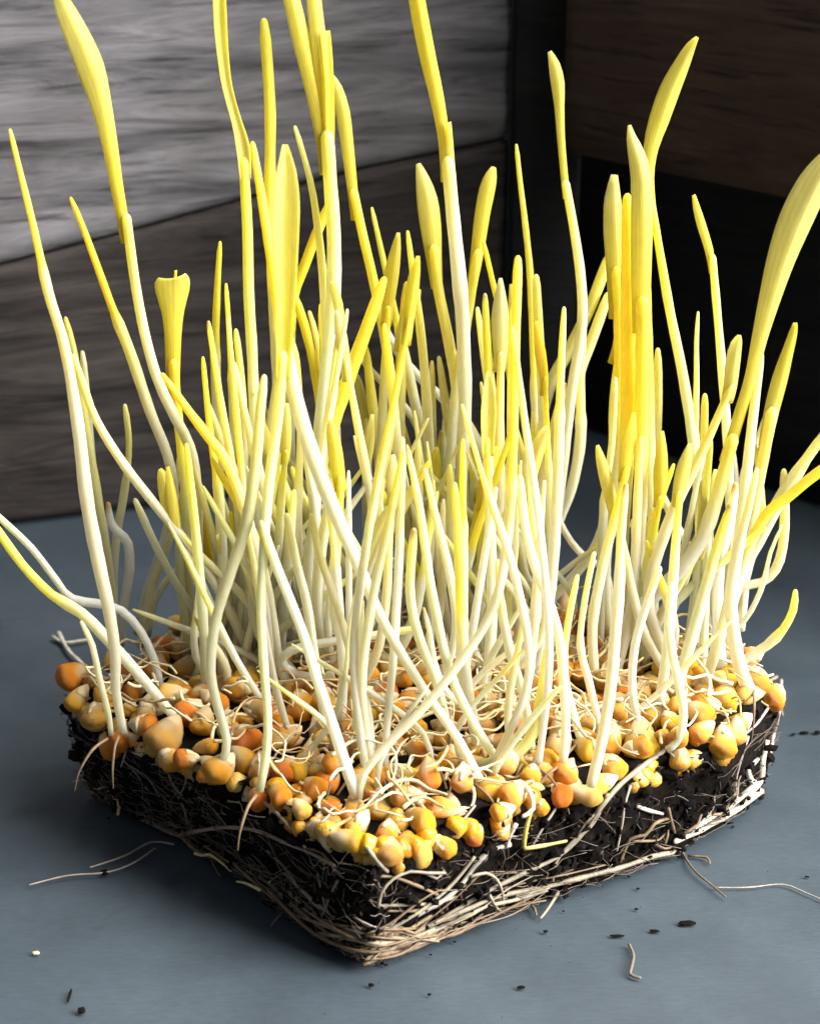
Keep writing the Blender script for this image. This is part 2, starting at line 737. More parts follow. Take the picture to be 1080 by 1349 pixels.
# fibres and bark bits mixed into the peat
def bark_mat():
    m, nt, b = mat("bark")
    tc = N(nt, "ShaderNodeTexCoord")
    n = tex_noise(nt, 300, 4, 0.6, tc.outputs["Object"])
    r = ramp(nt, [(0.3, (0.018, 0.010, 0.006)), (0.6, (0.06, 0.036, 0.021)), (0.8, (0.13, 0.085, 0.05))])
    nt.links.new(n.outputs[0], r.inputs[0])
    nt.links.new(r.outputs[0], b.inputs["Base Color"])
    b.inputs["Roughness"].default_value = 0.85
    b.inputs["Specular IOR Level"].default_value = 0.2
    return m


M_BARK = bark_mat()
cv, cf = [], []
for k in range(560):
    i = rnd.randrange(NB)
    p = soil_vs[int(rnd.random() * NV) * NB + i]
    o = len(cv)
    d = Vector((rnd.gauss(0, 1), rnd.gauss(0, 1), rnd.gauss(0, 1))).normalized()
    q0 = d.orthogonal().normalized()
    q1 = d.cross(q0)
    L, W_ = 0.0006 + 0.0022 * rnd.random() ** 2, rnd.uniform(0.00012, 0.0005)
    out = Vector((p.x - cen.x, p.y - cen.y, 0)).normalized() * 0.0006
    for q in ico_v:
        cv.append(p + out + (d * (q.x * L) + q0 * (q.y * W_) + q1 * (q.z * W_ * 0.6)) * (1 + rnd.uniform(-0.2, 0.2)) - BASE)
    cf += [[o + a for a in f] for f in ico_f]
tag(link("bark_bit", mesh_of("bark_bit", cv, cf, M_BARK, smooth=False), block), kind="stuff")

# ------------------------------------------------------------------ roots on the block
R_WHITE = (0.33, 0.28, 0.20)
R_TAN = (0.22, 0.15, 0.085)
R_SHADE_BROWN = (0.20, 0.13, 0.08)  # brown with the left face's shade mixed into it


def root_colour(c, t, s):
    f = 0.85 + 0.3 * noise.noise(Vector((t * 9, s, 0)))
    return tuple(x * f for x in c)


n_roots = 0


def add_root(path, radii, c, sides=6):
    global n_roots
    s = rnd.uniform(0, 50)
    v, f, t = tube_data([p - BASE for p in path], radii, sides, 0, True, 0.35, s)
    me = mesh_of("root", v, f, M_ROOT, [root_colour(c, x, s) for x in t])
    link("root", me, block)
    n_roots += 1


# traced: px polyline, width in px at start and end, colour, lift off the surface in mm (0 = lying on it)
TR = [
    # long white strands of the front right face
    ([(880, 985), (845, 1010), (815, 1035), (790, 1065), (765, 1100), (735, 1128), (690, 1150), (640, 1175), (590, 1205), (540, 1232), (490, 1250)], 9, 7, R_WHITE, 1.5),
    ([(800, 1045), (780, 1085), (752, 1110), (732, 1135), (728, 1160)], 8, 5, R_WHITE, 1.5),
    ([(893, 1127), (860, 1128), (820, 1142), (770, 1155), (720, 1168), (660, 1180), (610, 1200), (560, 1222), (500, 1250)], 9, 8, R_WHITE, 2),
    ([(905, 1130), (930, 1132), (934, 1140)], 4, 3, R_TAN, 1),
    ([(720, 1172), (680, 1185), (640, 1195), (590, 1218), (540, 1240), (485, 1262)], 8, 7, R_WHITE, 2.5),
    ([(735, 1175), (722, 1200), (712, 1213)], 7, 4, R_WHITE, 1.5),
    ([(680, 1188), (700, 1195), (706, 1208)], 6, 4, R_TAN, 1.5),
    ([(645, 1180), (655, 1197), (665, 1207)], 6, 3, R_WHITE, 2.5),
    ([(625, 1128), (600, 1160), (570, 1188), (535, 1212), (495, 1235)], 6, 6, R_WHITE, 2.5),
    ([(672, 1112), (645, 1122), (625, 1140), (610, 1162), (585, 1185), (550, 1205)], 9, 9, (0.45, 0.40, 0.33), 1.5),
    ([(498, 1195), (503, 1175), (518, 1158), (540, 1148), (562, 1150), (585, 1150)], 6, 5, R_WHITE, 4),
    ([(540, 1147), (560, 1150), (575, 1157), (584, 1148)], 6, 4, R_WHITE, 2),
    ([(480, 1155), (515, 1155), (545, 1165), (575, 1178)], 6, 7, R_TAN, 2),
    ([(500, 1193), (535, 1192), (570, 1190), (600, 1182)], 6, 6, R_WHITE, 1.5),
    ([(510, 1200), (545, 1200), (575, 1195)], 5, 5, R_TAN, 2),
    ([(620, 1155), (640, 1150), (655, 1160), (662, 1178), (663, 1192)], 6, 4, R_WHITE, 3),
    ([(735, 1060), (715, 1090), (700, 1115)], 5, 4, (0.42, 0.36, 0.30), 1),
    ([(788, 1068), (770, 1085), (760, 1100)], 5, 4, R_WHITE, 1),
    ([(838, 1062), (855, 1068), (872, 1072)], 8, 6, (0.6, 0.5, 0.4), 1.5),
    ([(880, 1065), (886, 1090), (895, 1120), (912, 1148), (935, 1168), (955, 1185)], 6, 3, R_TAN, 3),
    ([(940, 1171), (985, 1171), (1030, 1167), (1060, 1178), (1100, 1195)], 2.2, 2.6, (0.42, 0.37, 0.31), 0.6),
    ([(830, 1035), (822, 1062), (818, 1090), (812, 1120)], 5, 4, (0.45, 0.38, 0.30), 1),
    ([(816, 1135), (830, 1105), (850, 1100), (862, 1085), (880, 1078)], 7, 6, R_TAN, 2),
    ([(832, 1108), (850, 1108), (868, 1106), (880, 1094), (876, 1110)], 5, 4, R_TAN, 3),
    ([(862, 1112), (875, 1118), (884, 1116)], 5, 3, R_TAN, 2.5),
    ([(905, 1102), (922, 1086), (938, 1065), (940, 1050)], 5, 4, (0.40, 0.33, 0.27), 1.5),
    ([(1002, 1042), (980, 1058), (950, 1078), (920, 1095), (890, 1108)], 13, 9, (0.66, 0.58, 0.44), 2),
    ([(995, 1030), (970, 1055), (940, 1075), (915, 1090)], 12, 7, (0.72, 0.66, 0.54), 3),
    ([(1010, 975), (1003, 1005), (1000, 1030), (985, 1045)], 10, 12, (0.66, 0.58, 0.46), 2),
    ([(990, 1030), (985, 1015), (998, 1000)], 12, 6, (0.75, 0.70, 0.60), 3),
    ([(1016, 925), (995, 955), (975, 970)], 5, 4, (0.5, 0.44, 0.4), 1.2),
    ([(985, 970), (975, 1000), (968, 1030), (970, 1045)], 5, 5, (0.42, 0.34, 0.30), 1),
    ([(1028, 900), (1026, 935), (1018, 970), (1012, 1000)], 6, 7, (0.6, 0.5, 0.42), 1),
    ([(1022, 895), (1000, 905), (985, 918), (960, 935)], 6, 5, R_WHITE, 2),
    ([(1020, 902), (1025, 920), (1030, 945)], 5, 3, R_WHITE, 1.5),
    ([(876, 985), (885, 995), (895, 1002), (905, 996), (915, 998)], 4, 3, R_WHITE, 2),
    ([(870, 955), (885, 955), (892, 960)], 4, 3, R_WHITE, 3),
    # front left face; its shade is put into these darker root colours
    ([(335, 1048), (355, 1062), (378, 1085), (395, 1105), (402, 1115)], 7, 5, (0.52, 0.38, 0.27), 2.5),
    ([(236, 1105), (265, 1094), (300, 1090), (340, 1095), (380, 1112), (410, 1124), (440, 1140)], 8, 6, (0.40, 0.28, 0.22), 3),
    ([(398, 1115), (425, 1125), (445, 1150), (452, 1156)], 5, 4, R_SHADE_BROWN, 2),
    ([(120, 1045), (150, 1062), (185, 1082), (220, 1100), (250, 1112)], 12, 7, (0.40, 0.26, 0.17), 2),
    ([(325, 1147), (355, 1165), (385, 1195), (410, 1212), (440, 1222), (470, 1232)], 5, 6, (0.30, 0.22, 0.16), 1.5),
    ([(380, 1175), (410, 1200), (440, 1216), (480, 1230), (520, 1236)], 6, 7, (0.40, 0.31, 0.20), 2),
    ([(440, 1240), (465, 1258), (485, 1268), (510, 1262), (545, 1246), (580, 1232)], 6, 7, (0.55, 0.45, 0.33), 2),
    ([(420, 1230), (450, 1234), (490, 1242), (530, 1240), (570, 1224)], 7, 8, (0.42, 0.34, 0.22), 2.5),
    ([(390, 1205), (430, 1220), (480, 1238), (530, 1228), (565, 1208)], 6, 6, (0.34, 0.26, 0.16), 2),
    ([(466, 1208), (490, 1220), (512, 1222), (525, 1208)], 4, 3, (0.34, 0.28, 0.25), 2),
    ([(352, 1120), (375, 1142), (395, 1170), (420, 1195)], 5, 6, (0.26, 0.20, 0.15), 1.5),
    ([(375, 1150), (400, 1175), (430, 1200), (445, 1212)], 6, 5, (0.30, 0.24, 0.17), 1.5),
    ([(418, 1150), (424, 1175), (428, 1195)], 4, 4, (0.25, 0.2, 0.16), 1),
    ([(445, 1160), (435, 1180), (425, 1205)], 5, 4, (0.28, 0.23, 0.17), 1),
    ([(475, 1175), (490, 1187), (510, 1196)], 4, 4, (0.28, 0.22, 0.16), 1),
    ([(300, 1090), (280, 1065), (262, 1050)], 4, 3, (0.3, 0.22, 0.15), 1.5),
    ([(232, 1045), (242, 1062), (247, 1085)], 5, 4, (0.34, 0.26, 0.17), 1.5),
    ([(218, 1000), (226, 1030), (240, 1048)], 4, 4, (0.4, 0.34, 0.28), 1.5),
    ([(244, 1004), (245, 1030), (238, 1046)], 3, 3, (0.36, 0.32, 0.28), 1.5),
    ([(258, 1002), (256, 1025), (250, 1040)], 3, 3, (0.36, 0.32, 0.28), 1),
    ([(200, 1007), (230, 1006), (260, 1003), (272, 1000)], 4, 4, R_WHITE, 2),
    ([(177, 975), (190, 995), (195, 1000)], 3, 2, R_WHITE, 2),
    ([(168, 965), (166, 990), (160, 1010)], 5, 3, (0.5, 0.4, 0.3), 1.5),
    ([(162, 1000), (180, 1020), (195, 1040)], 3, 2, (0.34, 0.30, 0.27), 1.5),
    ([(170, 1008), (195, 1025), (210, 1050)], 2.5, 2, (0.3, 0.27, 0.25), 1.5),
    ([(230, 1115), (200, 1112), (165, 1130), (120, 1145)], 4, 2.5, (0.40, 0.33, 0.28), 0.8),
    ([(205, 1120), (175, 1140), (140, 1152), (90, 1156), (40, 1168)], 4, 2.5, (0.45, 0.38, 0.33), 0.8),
    ([(275, 1128), (285, 1148), (290, 1156)], 4, 3, R_SHADE_BROWN, 1),
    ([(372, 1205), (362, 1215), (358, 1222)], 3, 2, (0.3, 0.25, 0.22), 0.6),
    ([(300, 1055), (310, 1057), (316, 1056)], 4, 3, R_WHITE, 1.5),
    # by the front corner and among the front kernels
    ([(470, 1095), (482, 1115), (500, 1138), (510, 1148)], 10, 6, R_WHITE, 3),
    ([(535, 1040), (535, 1015), (545, 997), (560, 990), (575, 996)], 6, 5, (0.78, 0.72, 0.55), 9),
    ([(665, 1035), (685, 1030), (698, 1045), (702, 1065), (690, 1075)], 10, 8, (0.76, 0.66, 0.46), 6),
    ([(700, 1065), (692, 1095), (690, 1115)], 8, 7, (0.55, 0.48, 0.10), 3),
    ([(690, 1118), (715, 1114), (745, 1108)], 8, 5, (0.50, 0.42, 0.14), 3),
    ([(680, 1085), (672, 1100), (668, 1115)], 7, 5, (0.62, 0.5, 0.45), 3),
    ([(600, 1092), (612, 1078), (625, 1062)], 5, 4, R_WHITE, 2),
    ([(662, 1100), (680, 1102), (695, 1098)], 4, 4, R_WHITE, 2),
    ([(78, 838), (90, 860), (105, 875), (120, 888)], 8, 5, (0.76, 0.70, 0.58), 7),
    ([(70, 842), (85, 850), (105, 848), (118, 846)], 6, 5, (0.7, 0.66, 0.5), 6),
]
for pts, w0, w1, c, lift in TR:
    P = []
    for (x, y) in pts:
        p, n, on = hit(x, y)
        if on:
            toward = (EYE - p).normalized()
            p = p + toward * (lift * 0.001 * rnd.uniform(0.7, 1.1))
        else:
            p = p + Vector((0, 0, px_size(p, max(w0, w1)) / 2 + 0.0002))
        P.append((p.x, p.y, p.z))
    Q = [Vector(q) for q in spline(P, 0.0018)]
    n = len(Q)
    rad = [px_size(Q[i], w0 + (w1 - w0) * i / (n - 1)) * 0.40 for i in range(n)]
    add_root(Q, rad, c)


# strands that follow the foot of the block, matted along its lower edge
def rim_point(u, z, out):
    i = int(u) % NB
    j = (i + 1) % NB
    f = u - int(u)
    v = z / ZT
    p = rb[i].lerp(rt[i], v).lerp(rb[j].lerp(rt[j], v), f)
    d = p - cen
    d.z = 0
    return p + d.normalized() * out


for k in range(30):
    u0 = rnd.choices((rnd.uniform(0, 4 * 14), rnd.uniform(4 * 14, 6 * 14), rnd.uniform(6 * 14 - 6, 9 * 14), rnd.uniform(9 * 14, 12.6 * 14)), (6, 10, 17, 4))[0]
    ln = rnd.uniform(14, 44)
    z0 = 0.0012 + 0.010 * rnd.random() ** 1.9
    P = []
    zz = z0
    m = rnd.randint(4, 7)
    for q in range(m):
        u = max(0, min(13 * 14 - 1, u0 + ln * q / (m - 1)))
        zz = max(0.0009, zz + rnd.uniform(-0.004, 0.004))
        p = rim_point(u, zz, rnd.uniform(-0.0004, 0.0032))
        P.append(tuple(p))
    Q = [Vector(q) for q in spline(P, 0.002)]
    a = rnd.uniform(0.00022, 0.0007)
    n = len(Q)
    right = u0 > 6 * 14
    c = lerp3(R_TAN, R_WHITE, rnd.random()) if right else lerp3(R_SHADE_BROWN, R_TAN, rnd.random())  # left strands browner, shade of that face painted into them
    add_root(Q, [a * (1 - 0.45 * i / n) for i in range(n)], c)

# hair-fine roots all over the two visible faces: beyond counting
hv, hf, hc = [], [], []
for k in range(560):
    u = rnd.uniform(-6, 13 * 14 + 6) if rnd.random() < 0.6 else rnd.uniform(-6, 80)
    z = 0.002 + ZT * 0.85 * rnd.random() ** 1.7
    ang = rnd.gauss(-0.6, 0.9)
    P = []
    L = rnd.uniform(0.003, 0.011)
    for q in range(5):
        P.append(tuple(rim_point(u + 1.1 * q * L / 0.004 * math.cos(ang), min(ZT, max(0.001, z + math.sin(ang) * L * q / 4)), rnd.uniform(0.0004, 0.0030))))
    Q = [Vector(q) - BASE for q in spline(P, 0.0015)]
    a = rnd.uniform(0.00005, 0.00011)
    v, f, t = tube_data(Q, [a] * len(Q), 4, len(hv), False)
    c = lerp3((0.10, 0.075, 0.055), (0.20, 0.16, 0.12), rnd.random() ** 1.6)
    hv += v
    hf += f
    hc += [c] * len(v)
tag(link("root_hair", mesh_of("root_hair", hv, hf, M_ROOT, hc), block), kind="stuff")

# pale roots and husk strands curling between the kernels: one tangle
hv, hf, hc = [], [], []
TX = [p[0] for p in top_poly]
TY = [p[1] for p in top_poly]
k = 0
while k < 420:
    x, y = rnd.uniform(min(TX), max(TX)), rnd.uniform(min(TY), max(TY))
    if not inside(x, y):
        continue
    k += 1
    z = top_z(x, y)
    a0 = rnd.uniform(0, 6.28)
    cv_ = rnd.uniform(-0.9, 0.9)
    st = rnd.uniform(0.0018, 0.004)
    p = Vector((x, y, z + rnd.uniform(0.0005, 0.012)))
    P = [tuple(p)]
    for q in range(rnd.randint(4, 11)):
        a0 += cv_ * 0.6 + rnd.uniform(-0.3, 0.3)
        p = p + Vector((math.cos(a0) * st, math.sin(a0) * st, rnd.uniform(-0.0018, 0.0016)))
        if not inside(p.x, p.y):
            break
        P.append(tuple(p))
    if len(P) < 3:
        continue
    Q = [Vector(q) - BASE for q in spline(P, 0.0013)]
    r0 = rnd.uniform(0.0002, 0.0006)
    v, f, t = tube_data(Q, [r0 * (1 - 0.5 * i / len(Q)) for i in range(len(Q))], 6, len(hv), True)
    c = lerp3((0.58, 0.38, 0.15), (0.76, 0.70, 0.46), rnd.random())
    hv += v
    hf += f
    hc += [c] * len(v)
tag(link("root_tangle", mesh_of("root_tangle", hv, hf, M_ROOT, hc), block), kind="stuff")

# ------------------------------------------------------------------ kernels
TONES = {  # tip, middle, crown
    'o': ((0.70, 0.52, 0.22), (0.74, 0.35, 0.035), (0.70, 0.25, 0.010)),
    'a': ((0.74, 0.60, 0.33), (0.75, 0.46, 0.11), (0.73, 0.35, 0.03)),
    'y': ((0.80, 0.70, 0.42), (0.79, 0.55, 0.11), (0.78, 0.44, 0.03)),
    'c': ((0.78, 0.69, 0.42), (0.76, 0.60, 0.24), (0.72, 0.44, 0.08)),
    't': ((0.62, 0.47, 0.23), (0.58, 0.38, 0.13), (0.54, 0.29, 0.05)),
}


def kernel_shape(seed):
    vs, fs, ts = [], [], []
    nu, nv = 18, 13
    for j in range(1, nv):
        s = -math.cos(math.pi * j / nv)             # -1 tip .. 1 crown
        r = math.sqrt(max(0, 1 - abs(s) ** 2.8)) * (0.74 + 0.34 * s - 0.06 * s * s)
        for i in range(nu):
            a = 2 * math.pi * i / nu
            p = Vector((0.43 * r * math.cos(a), 0.36 * r * math.sin(a), 0.5 * s))
            if p.y < 0 and s < 0.5:
                p.y *= 0.86 + 0.08 * s              # the flatter germ side
            g = 1 + 0.10 * noise.noise(p * 3 + Vector((seed, 0, 0))) + 0.05 * noise.noise(p * 9 + Vector((0, seed, 0)))
            g -= 0.10 * max(0, s - 0.72) / 0.28 * max(0, 1 - abs(p.y) / 0.12)      # dent across the crown
            vs.append(p * g)
            germ = max(0, 1 - ((p.x / 0.2) ** 2 + ((s + 0.35) / 0.6) ** 2)) if p.y < 0 else 0
            ts.append((s, germ))
    t0 = len(vs)
    vs += [Vector((0, 0, -0.53)), Vector((0, 0, 0.485))]
    ts += [(-1, 0), (1, 0)]
    for j in range(nv - 2):
        for i in range(nu):
            a, b = j * nu + i, j * nu + (i + 1) % nu
            fs.append((a, b, b + nu, a + nu))
    for i in range(nu):
        fs.append((t0, (i + 1) % nu, i))
        fs.append((t0 + 1, (nv - 2) * nu + i, (nv - 2) * nu + (i + 1) % nu))
    return vs, fs, ts


KSHAPES = [kernel_shape(s) for s in (1.0, 7.3, 15.1)]
KMESH = {}
for tn, (c0, c1, c2) in TONES.items():
    for si, (vs, fs, ts) in enumerate(KSHAPES):
        cols = []
        for s, g in ts:
            c = lerp3(lerp3(c0, c1, sstep(-1.0, -0.1, s)), c2, sstep(-0.1, 0.7, s))
            cols.append(lerp3(c, (0.82, 0.70, 0.44), 0.75 * g))
        KMESH[tn, si] = mesh_of("kernel", vs, fs, M_KERNEL, cols)


def coat_shape(si, seed):
    """a ragged papery skin standing a little proud of the tip half of a kernel"""
    vs, fs, ts = KSHAPES[si]
    keep = []
    for f in fs:
        c = sum((vs[i] for i in f), Vector()) / len(f)
        if c.z < -0.08 + 0.5 * noise.noise(Vector((c.x * 5, c.y * 5, seed))):
            keep.append(f)
    used = sorted({i for f in keep for i in f})
    ix = {u: k for k, u in enumerate(used)}
    n = len(used)
    ov = [vs[u] * (1.045 + 0.05 * noise.noise(vs[u] * 8 + Vector((seed, 0, 0)))) for u in used]
    iv = [vs[u] * 1.005 for u in used]
    of = [tuple(ix[i] for i in f) for f in keep]
    ec = {}
    for f in of:
        for a, b in zip(f, f[1:] + f[:1]):
            ec[(a, b)] = 1
    ff = list(of) + [tuple(n + i for i in reversed(f)) for f in of]
    for (a, b) in ec:
        if (b, a) not in ec:
            ff.append((b, a, n + a, n + b))
    return mesh_of("seed_coat", ov + iv, ff, M_COAT)


COATS = {(si, k): coat_shape(si, 3.1 * k + si) for si in range(3) for k in range(3)}
IM_R, IM_U, IM_T = Vector((1, 0, 0)), Vector((0, SP, CP)), Vector((0, -CP, SP))
K_GROUP = "corn kernels lying on the soil block"
taken = []


def kernel_matrix(p, wp, hp, ang=None):
    w_, h_ = px_size(p, wp), px_size(p, hp)
    if ang is None:
        if wp > 1.25 * hp:
            ang = rnd.choice((0, 180)) + rnd.uniform(-15, 15)
            tw = 0.35
        elif hp > 1.25 * wp:
            ang = -90 + rnd.uniform(-15, 15)
            tw = 0.35
        else:
            ang = -90 + rnd.uniform(-70, 70)
            tw = rnd.uniform(0.7, 1.3)
    else:
        tw = 0.35
    big, small = max(w_, h_), min(w_, h_)
    a = R(ang)
    d = (IM_R * math.cos(a) + IM_U * math.sin(a) + IM_T * tw).normalized()
    side = d.cross(IM_T)
    side = side.normalized() if side.length > 0.05 else IM_R
    up = d.cross(side).normalized()
    if tw > 0.6:                                     # seen nearly end on
        sx, sy, sz = big / 0.86, small / 0.74, big * 1.05
    else:
        sx, sy, sz = small / 0.86, small / 0.80, big * 0.97
    rot = Matrix((side, up, d)).transposed()
    rot = rot @ Matrix.Rotation(rnd.uniform(-0.5, 0.5), 3, 'Z')
    m = rot.to_4x4() @ Matrix.Diagonal((sx, sy, sz, 1))
    m.translation = p
    return m


def make_kernel(p, wp, hp, tone, ang=None, parent=None, coat=False):
    si = rnd.randrange(3)
    o = link("kernel" if parent else "corn_kernel", KMESH[tone, si])
    m = kernel_matrix(p, wp, hp, ang)
    if parent:
        o.parent = parent
        m = parent.matrix_basis.inverted() @ m
    o.matrix_basis = m
    taken.append((p.x, p.y))
    if coat and not parent:
        link("seed_coat", COATS[si, rnd.randrange(3)], o)
    return o


def kernel_spot(px, py, wp, hp):
    p, n, on = hit(px, py)
    if not on:
        p = on_z(px, py, ZT + 0.003)
    return p + (EYE - p).normalized() * px_size(p, min(wp, hp)) * 0.36


TK = [
    (97, 888, 42, 46, 'o', 0, "orange kernel at the far left corner of the soil block"),
    (124, 893, 24, 34, 't', 0, "brownish kernel tucked beside the far left corner kernel"),
    (126, 941, 46, 40, 't', 1, "dull brown skinned kernel low on the left edge"),
    (180, 911, 40, 36, 'o', 0, "orange kernel under the long stem drooping left"),
    (170, 934, 30, 26, 'y', 0, "small yellow orange kernel left of the big wrinkled one"),
    (146, 868, 24, 38, 'y', 0, "upright yellow kernel behind the far left corner"),
    (222, 850, 46, 34, 'o', 1, "orange kernel under an arching pale strand near the left"),
    (232, 822, 34, 32, 'y', 0, "yellow kernel at the back left among thin stems"),
    (243, 880, 42, 42, 'c', 1, "cream topped kernel with orange base left of the curved green stem"),
    (234, 908, 44, 40, 'o', 0, "deep orange kernel just below the cream topped one"),
    (261, 917, 34, 36, 'o', 0, "rounded orange kernel against the curved greenish stem"),
    (300, 892, 46, 56, 'o', 0, "large deep orange kernel right of the curved greenish stem"),
    (322, 972, 48, 56, 'o', 1, "big orange kernel with pale skin left of the straight front stem"),
    (345, 1010, 46, 44, 't', 1, "tan half peeled kernel behind the straight front stem"),
    (364, 905, 42, 34, 'o', 0, "dark orange kernel below the white looped strand"),
    (396, 930, 52, 54, 'o', 1, "bright orange kernel with a cream cap left of the white front stem"),
    (368, 962, 28, 30, 'o', 0, "small orange kernel in the gap right of the straight front stem"),
    (367, 1045, 38, 38, 'o', 0, "round orange kernel at the foot of the straight front stem"),
    (396, 1064, 32, 32, 'c', 0, "small cream kernel on the front left edge"),
    (378, 1012, 46, 42, 'o', 0, "orange kernel behind the round one on the front left edge"),
    (408, 1000, 42, 56, 'o', 0, "tall glossy orange kernel in the front left heap"),
    (412, 1036, 42, 38, 'o', 0, "reddish orange kernel in the front left heap"),
    (420, 962, 34, 44, 'c', 1, "cream yellow kernel on top of the front left heap"),
    (446, 986, 32, 56, 't', 1, "long tan husk covered kernel beside the white front stem"),
    (432, 1064, 40, 30, 'o', 0, "orange kernel with a brown skin just behind the front husk"),
    (428, 1088, 52, 34, 't', 1, "flat tan husk behind the yellow kernel at the front corner"),
    (470, 978, 40, 40, 'o', 0, "orange kernel between the two crossing front stems"),
    (504, 1022, 36, 36, 'a', 0, "amber kernel behind the front corner stems"),
    (500, 1062, 46, 40, 'c', 1, "wrinkled cream kernel right of the crossing front stems"),
    (512, 1095, 38, 38, 'o', 1, "pinkish orange kernel right of the front corner"),
    (551, 1081, 50, 40, 'a', 1, "amber kernel with a dark spot near the front corner"),
    (562, 1023, 48, 54, 'a', 1, "large tan capped kernel circled by a thin white root"),
    (588, 1066, 62, 38, 'a', 0, "long amber kernel lying flat on the front right edge"),
    (648, 1040, 46, 48, 'y', 0, "speckled golden kernel standing on the front right edge"),
    (618, 985, 24, 44, 'y', 0, "upright yellow kernel behind the long amber one"),
    (655, 978, 52, 34, 'a', 1, "amber kernel with a white top in the middle of the front right edge"),
    (640, 1010, 56, 30, 'c', 1, "flat cream yellow kernel under a thick yellow shoot"),
    (708, 1005, 60, 46, 'y', 1, "big golden kernel with a pale cap on the front right edge"),
    (748, 1017, 40, 40, 'a', 0, "round bright orange kernel at the foot of the grey white stem"),
    (770, 971, 34, 34, 'o', 0, "small bright orange kernel left of the thick white stem"),
    (775, 926, 38, 36, 'a', 0, "orange kernel higher up left of the thick white stem"),
    (806, 1008, 36, 42, 'a', 1, "amber kernel right of the thick white stem's foot"),
    (815, 968, 30, 34, 'c', 1, "cream kernel behind the thick white stem"),
    (877, 916, 28, 36, 'o', 0, "orange kernel left of the hooked white stem"),
    (918, 900, 42, 28, 'c', 1, "whitish kernel above the yellow one near the right corner"),
    (955, 918, 48, 48, 'y', 0, "large glossy yellow kernel near the right corner"),
    (918, 930, 36, 34, 't', 0, "brownish kernel squeezed beside the large yellow one"),
    (952, 976, 45, 46, 'a', 1, "orange kernel with a pale cap hanging alone on the right soil edge"),
    (957, 872, 24, 44, 'y', 0, "narrow yellow kernel behind the large yellow one at right"),
    (930, 874, 24, 30, 'a', 0, "small amber kernel behind the whitish one at right"),
    (840, 830, 28, 28, 'y', 0, "bright yellow kernel peeping out at the back right"),
    (898, 876, 30, 32, 'a', 0, "amber kernel behind the hooked white stem"),
    (838, 880, 34, 34, 'a', 1, "amber kernel with loose skin in the right half"),
    (845, 912, 34, 44, 'a', 1, "dull amber kernel leaning left of the hooked stem"),
    (848, 945, 44, 30, 't', 1, "brown husk kernel above the golden one at right"),
    (745, 800, 30, 54, 'a', 0, "tall amber kernel at the back beside a curved white stem"),
    (703, 822, 30, 28, 'a', 0, "amber kernel at the back just left of the tall one"),
    (708, 852, 26, 30, 'o', 0, "orange kernel below the back amber one"),
    (760, 845, 34, 22, 't', 1, "pale tan kernel beside the curved grey stem"),
    (628, 850, 24, 38, 'o', 0, "brown orange kernel left of the long curved front stem"),
    (545, 846, 24, 40, 'o', 0, "orange kernel in the middle beneath a horizontal strand"),
    (548, 880, 30, 30, 'a', 0, "small amber kernel in the middle of the block"),
    (690, 930, 40, 34, 't', 1, "tan wrinkled kernel in the middle right"),
    (640, 930, 44, 38, 't', 1, "tan split kernel in the centre"),
    (596, 1000, 30, 40, 't', 1, "tan husk beside the large capped kernel"),
    (712, 1062, 26, 24, 'a', 1, "split amber husk spilling over the front right edge"),
    (205, 985, 26, 22, 't', 1, "small tan husk under the big wrinkled kernel"),
    (300, 950, 40, 34, 'a', 1, "amber husk left behind the curved greenish stem"),
]
for (x, y, wp, hp, tone, coat, lab) in TK:
    o = make_kernel(kernel_spot(x, y, wp, hp), wp, hp, tone, None, None, bool(coat))
    tag(o, lab, "corn kernel", K_GROUP)


def kernel_bed():
    """the layer beneath: kernels too many to single out, one mesh"""
    vs, fs, cols = [], [], []
    for n in range(430):
        if n < 85:
            u = rnd.uniform(0, 12.6 * 14)
            p = rim_point(u, ZT - rnd.uniform(0.0005, 0.0045), rnd.uniform(-0.006, -0.0020))
        else:
            x, y = rnd.uniform(min(TX), max(TX)), rnd.uniform(min(TY), max(TY))
            z = top_z(x, y)
            if not inside(x, y) or z < 0.024:
                continue
            p = Vector((x, y, z + rnd.uniform(-0.0012, 0.0010)))
        si = rnd.randrange(3)
        tone = rnd.choices('oaytc', (30, 28, 10, 22, 12))[0]
        m = kernel_matrix(p, rnd.uniform(32, 46), rnd.uniform(30, 40), rnd.uniform(-180, 180))
        o = len(vs)
        kv, kf, kt = KSHAPES[si]
        src = KMESH[tone, si].color_attributes["Col"].data
        dull = rnd.uniform(0.7, 1.0)
        for i, q in enumerate(kv):
            vs.append(m @ q - BASE)
            c = src[i].color
            cols.append((c[0] * dull, c[1] * dull, c[2] * dull))
        fs += [tuple(o + a for a in f) for f in kf]
    tag(link("kernel_layer", mesh_of("kernel_layer", vs, fs, M_KERNEL, cols), block), kind="stuff")


kernel_bed()


def fill_kernels():
    n = 0
    tries = 0
    got = []
    while n < 232 and tries < 14000:
        tries += 1
        rim = tries <= 900                            # first the ones that spill over the front edges
        if rim:
            u = rnd.uniform(4, 10.2 * 14)
            e = rim_point(u, ZT - rnd.uniform(0.001, 0.006), rnd.uniform(-0.004, 0.0012))
            x, y, z = e.x, e.y, e.z
        else:
            x, y = rnd.uniform(min(TX), max(TX)), rnd.uniform(min(TY), max(TY))
            z = top_z(x, y)
            if not inside(x, y) or z < 0.024:
                continue
        if any((x - a) ** 2 + (y - b) ** 2 < 0.0062 ** 2 for a, b in taken):
            continue
        p = Vector((x, y, z + rnd.uniform(0.0015, 0.0070)))
        a, b = rnd.uniform(34, 50), rnd.uniform(32, 44)
        tone = rnd.choices('oaytc', (28, 30, 11, 16, 15))[0]
        o = make_kernel(p, a, b, tone, rnd.choice((None, rnd.uniform(-180, 0))), None, rnd.random() < 0.6)
        o["tone"] = tone
        got.append(o)
        n += 1
    return got

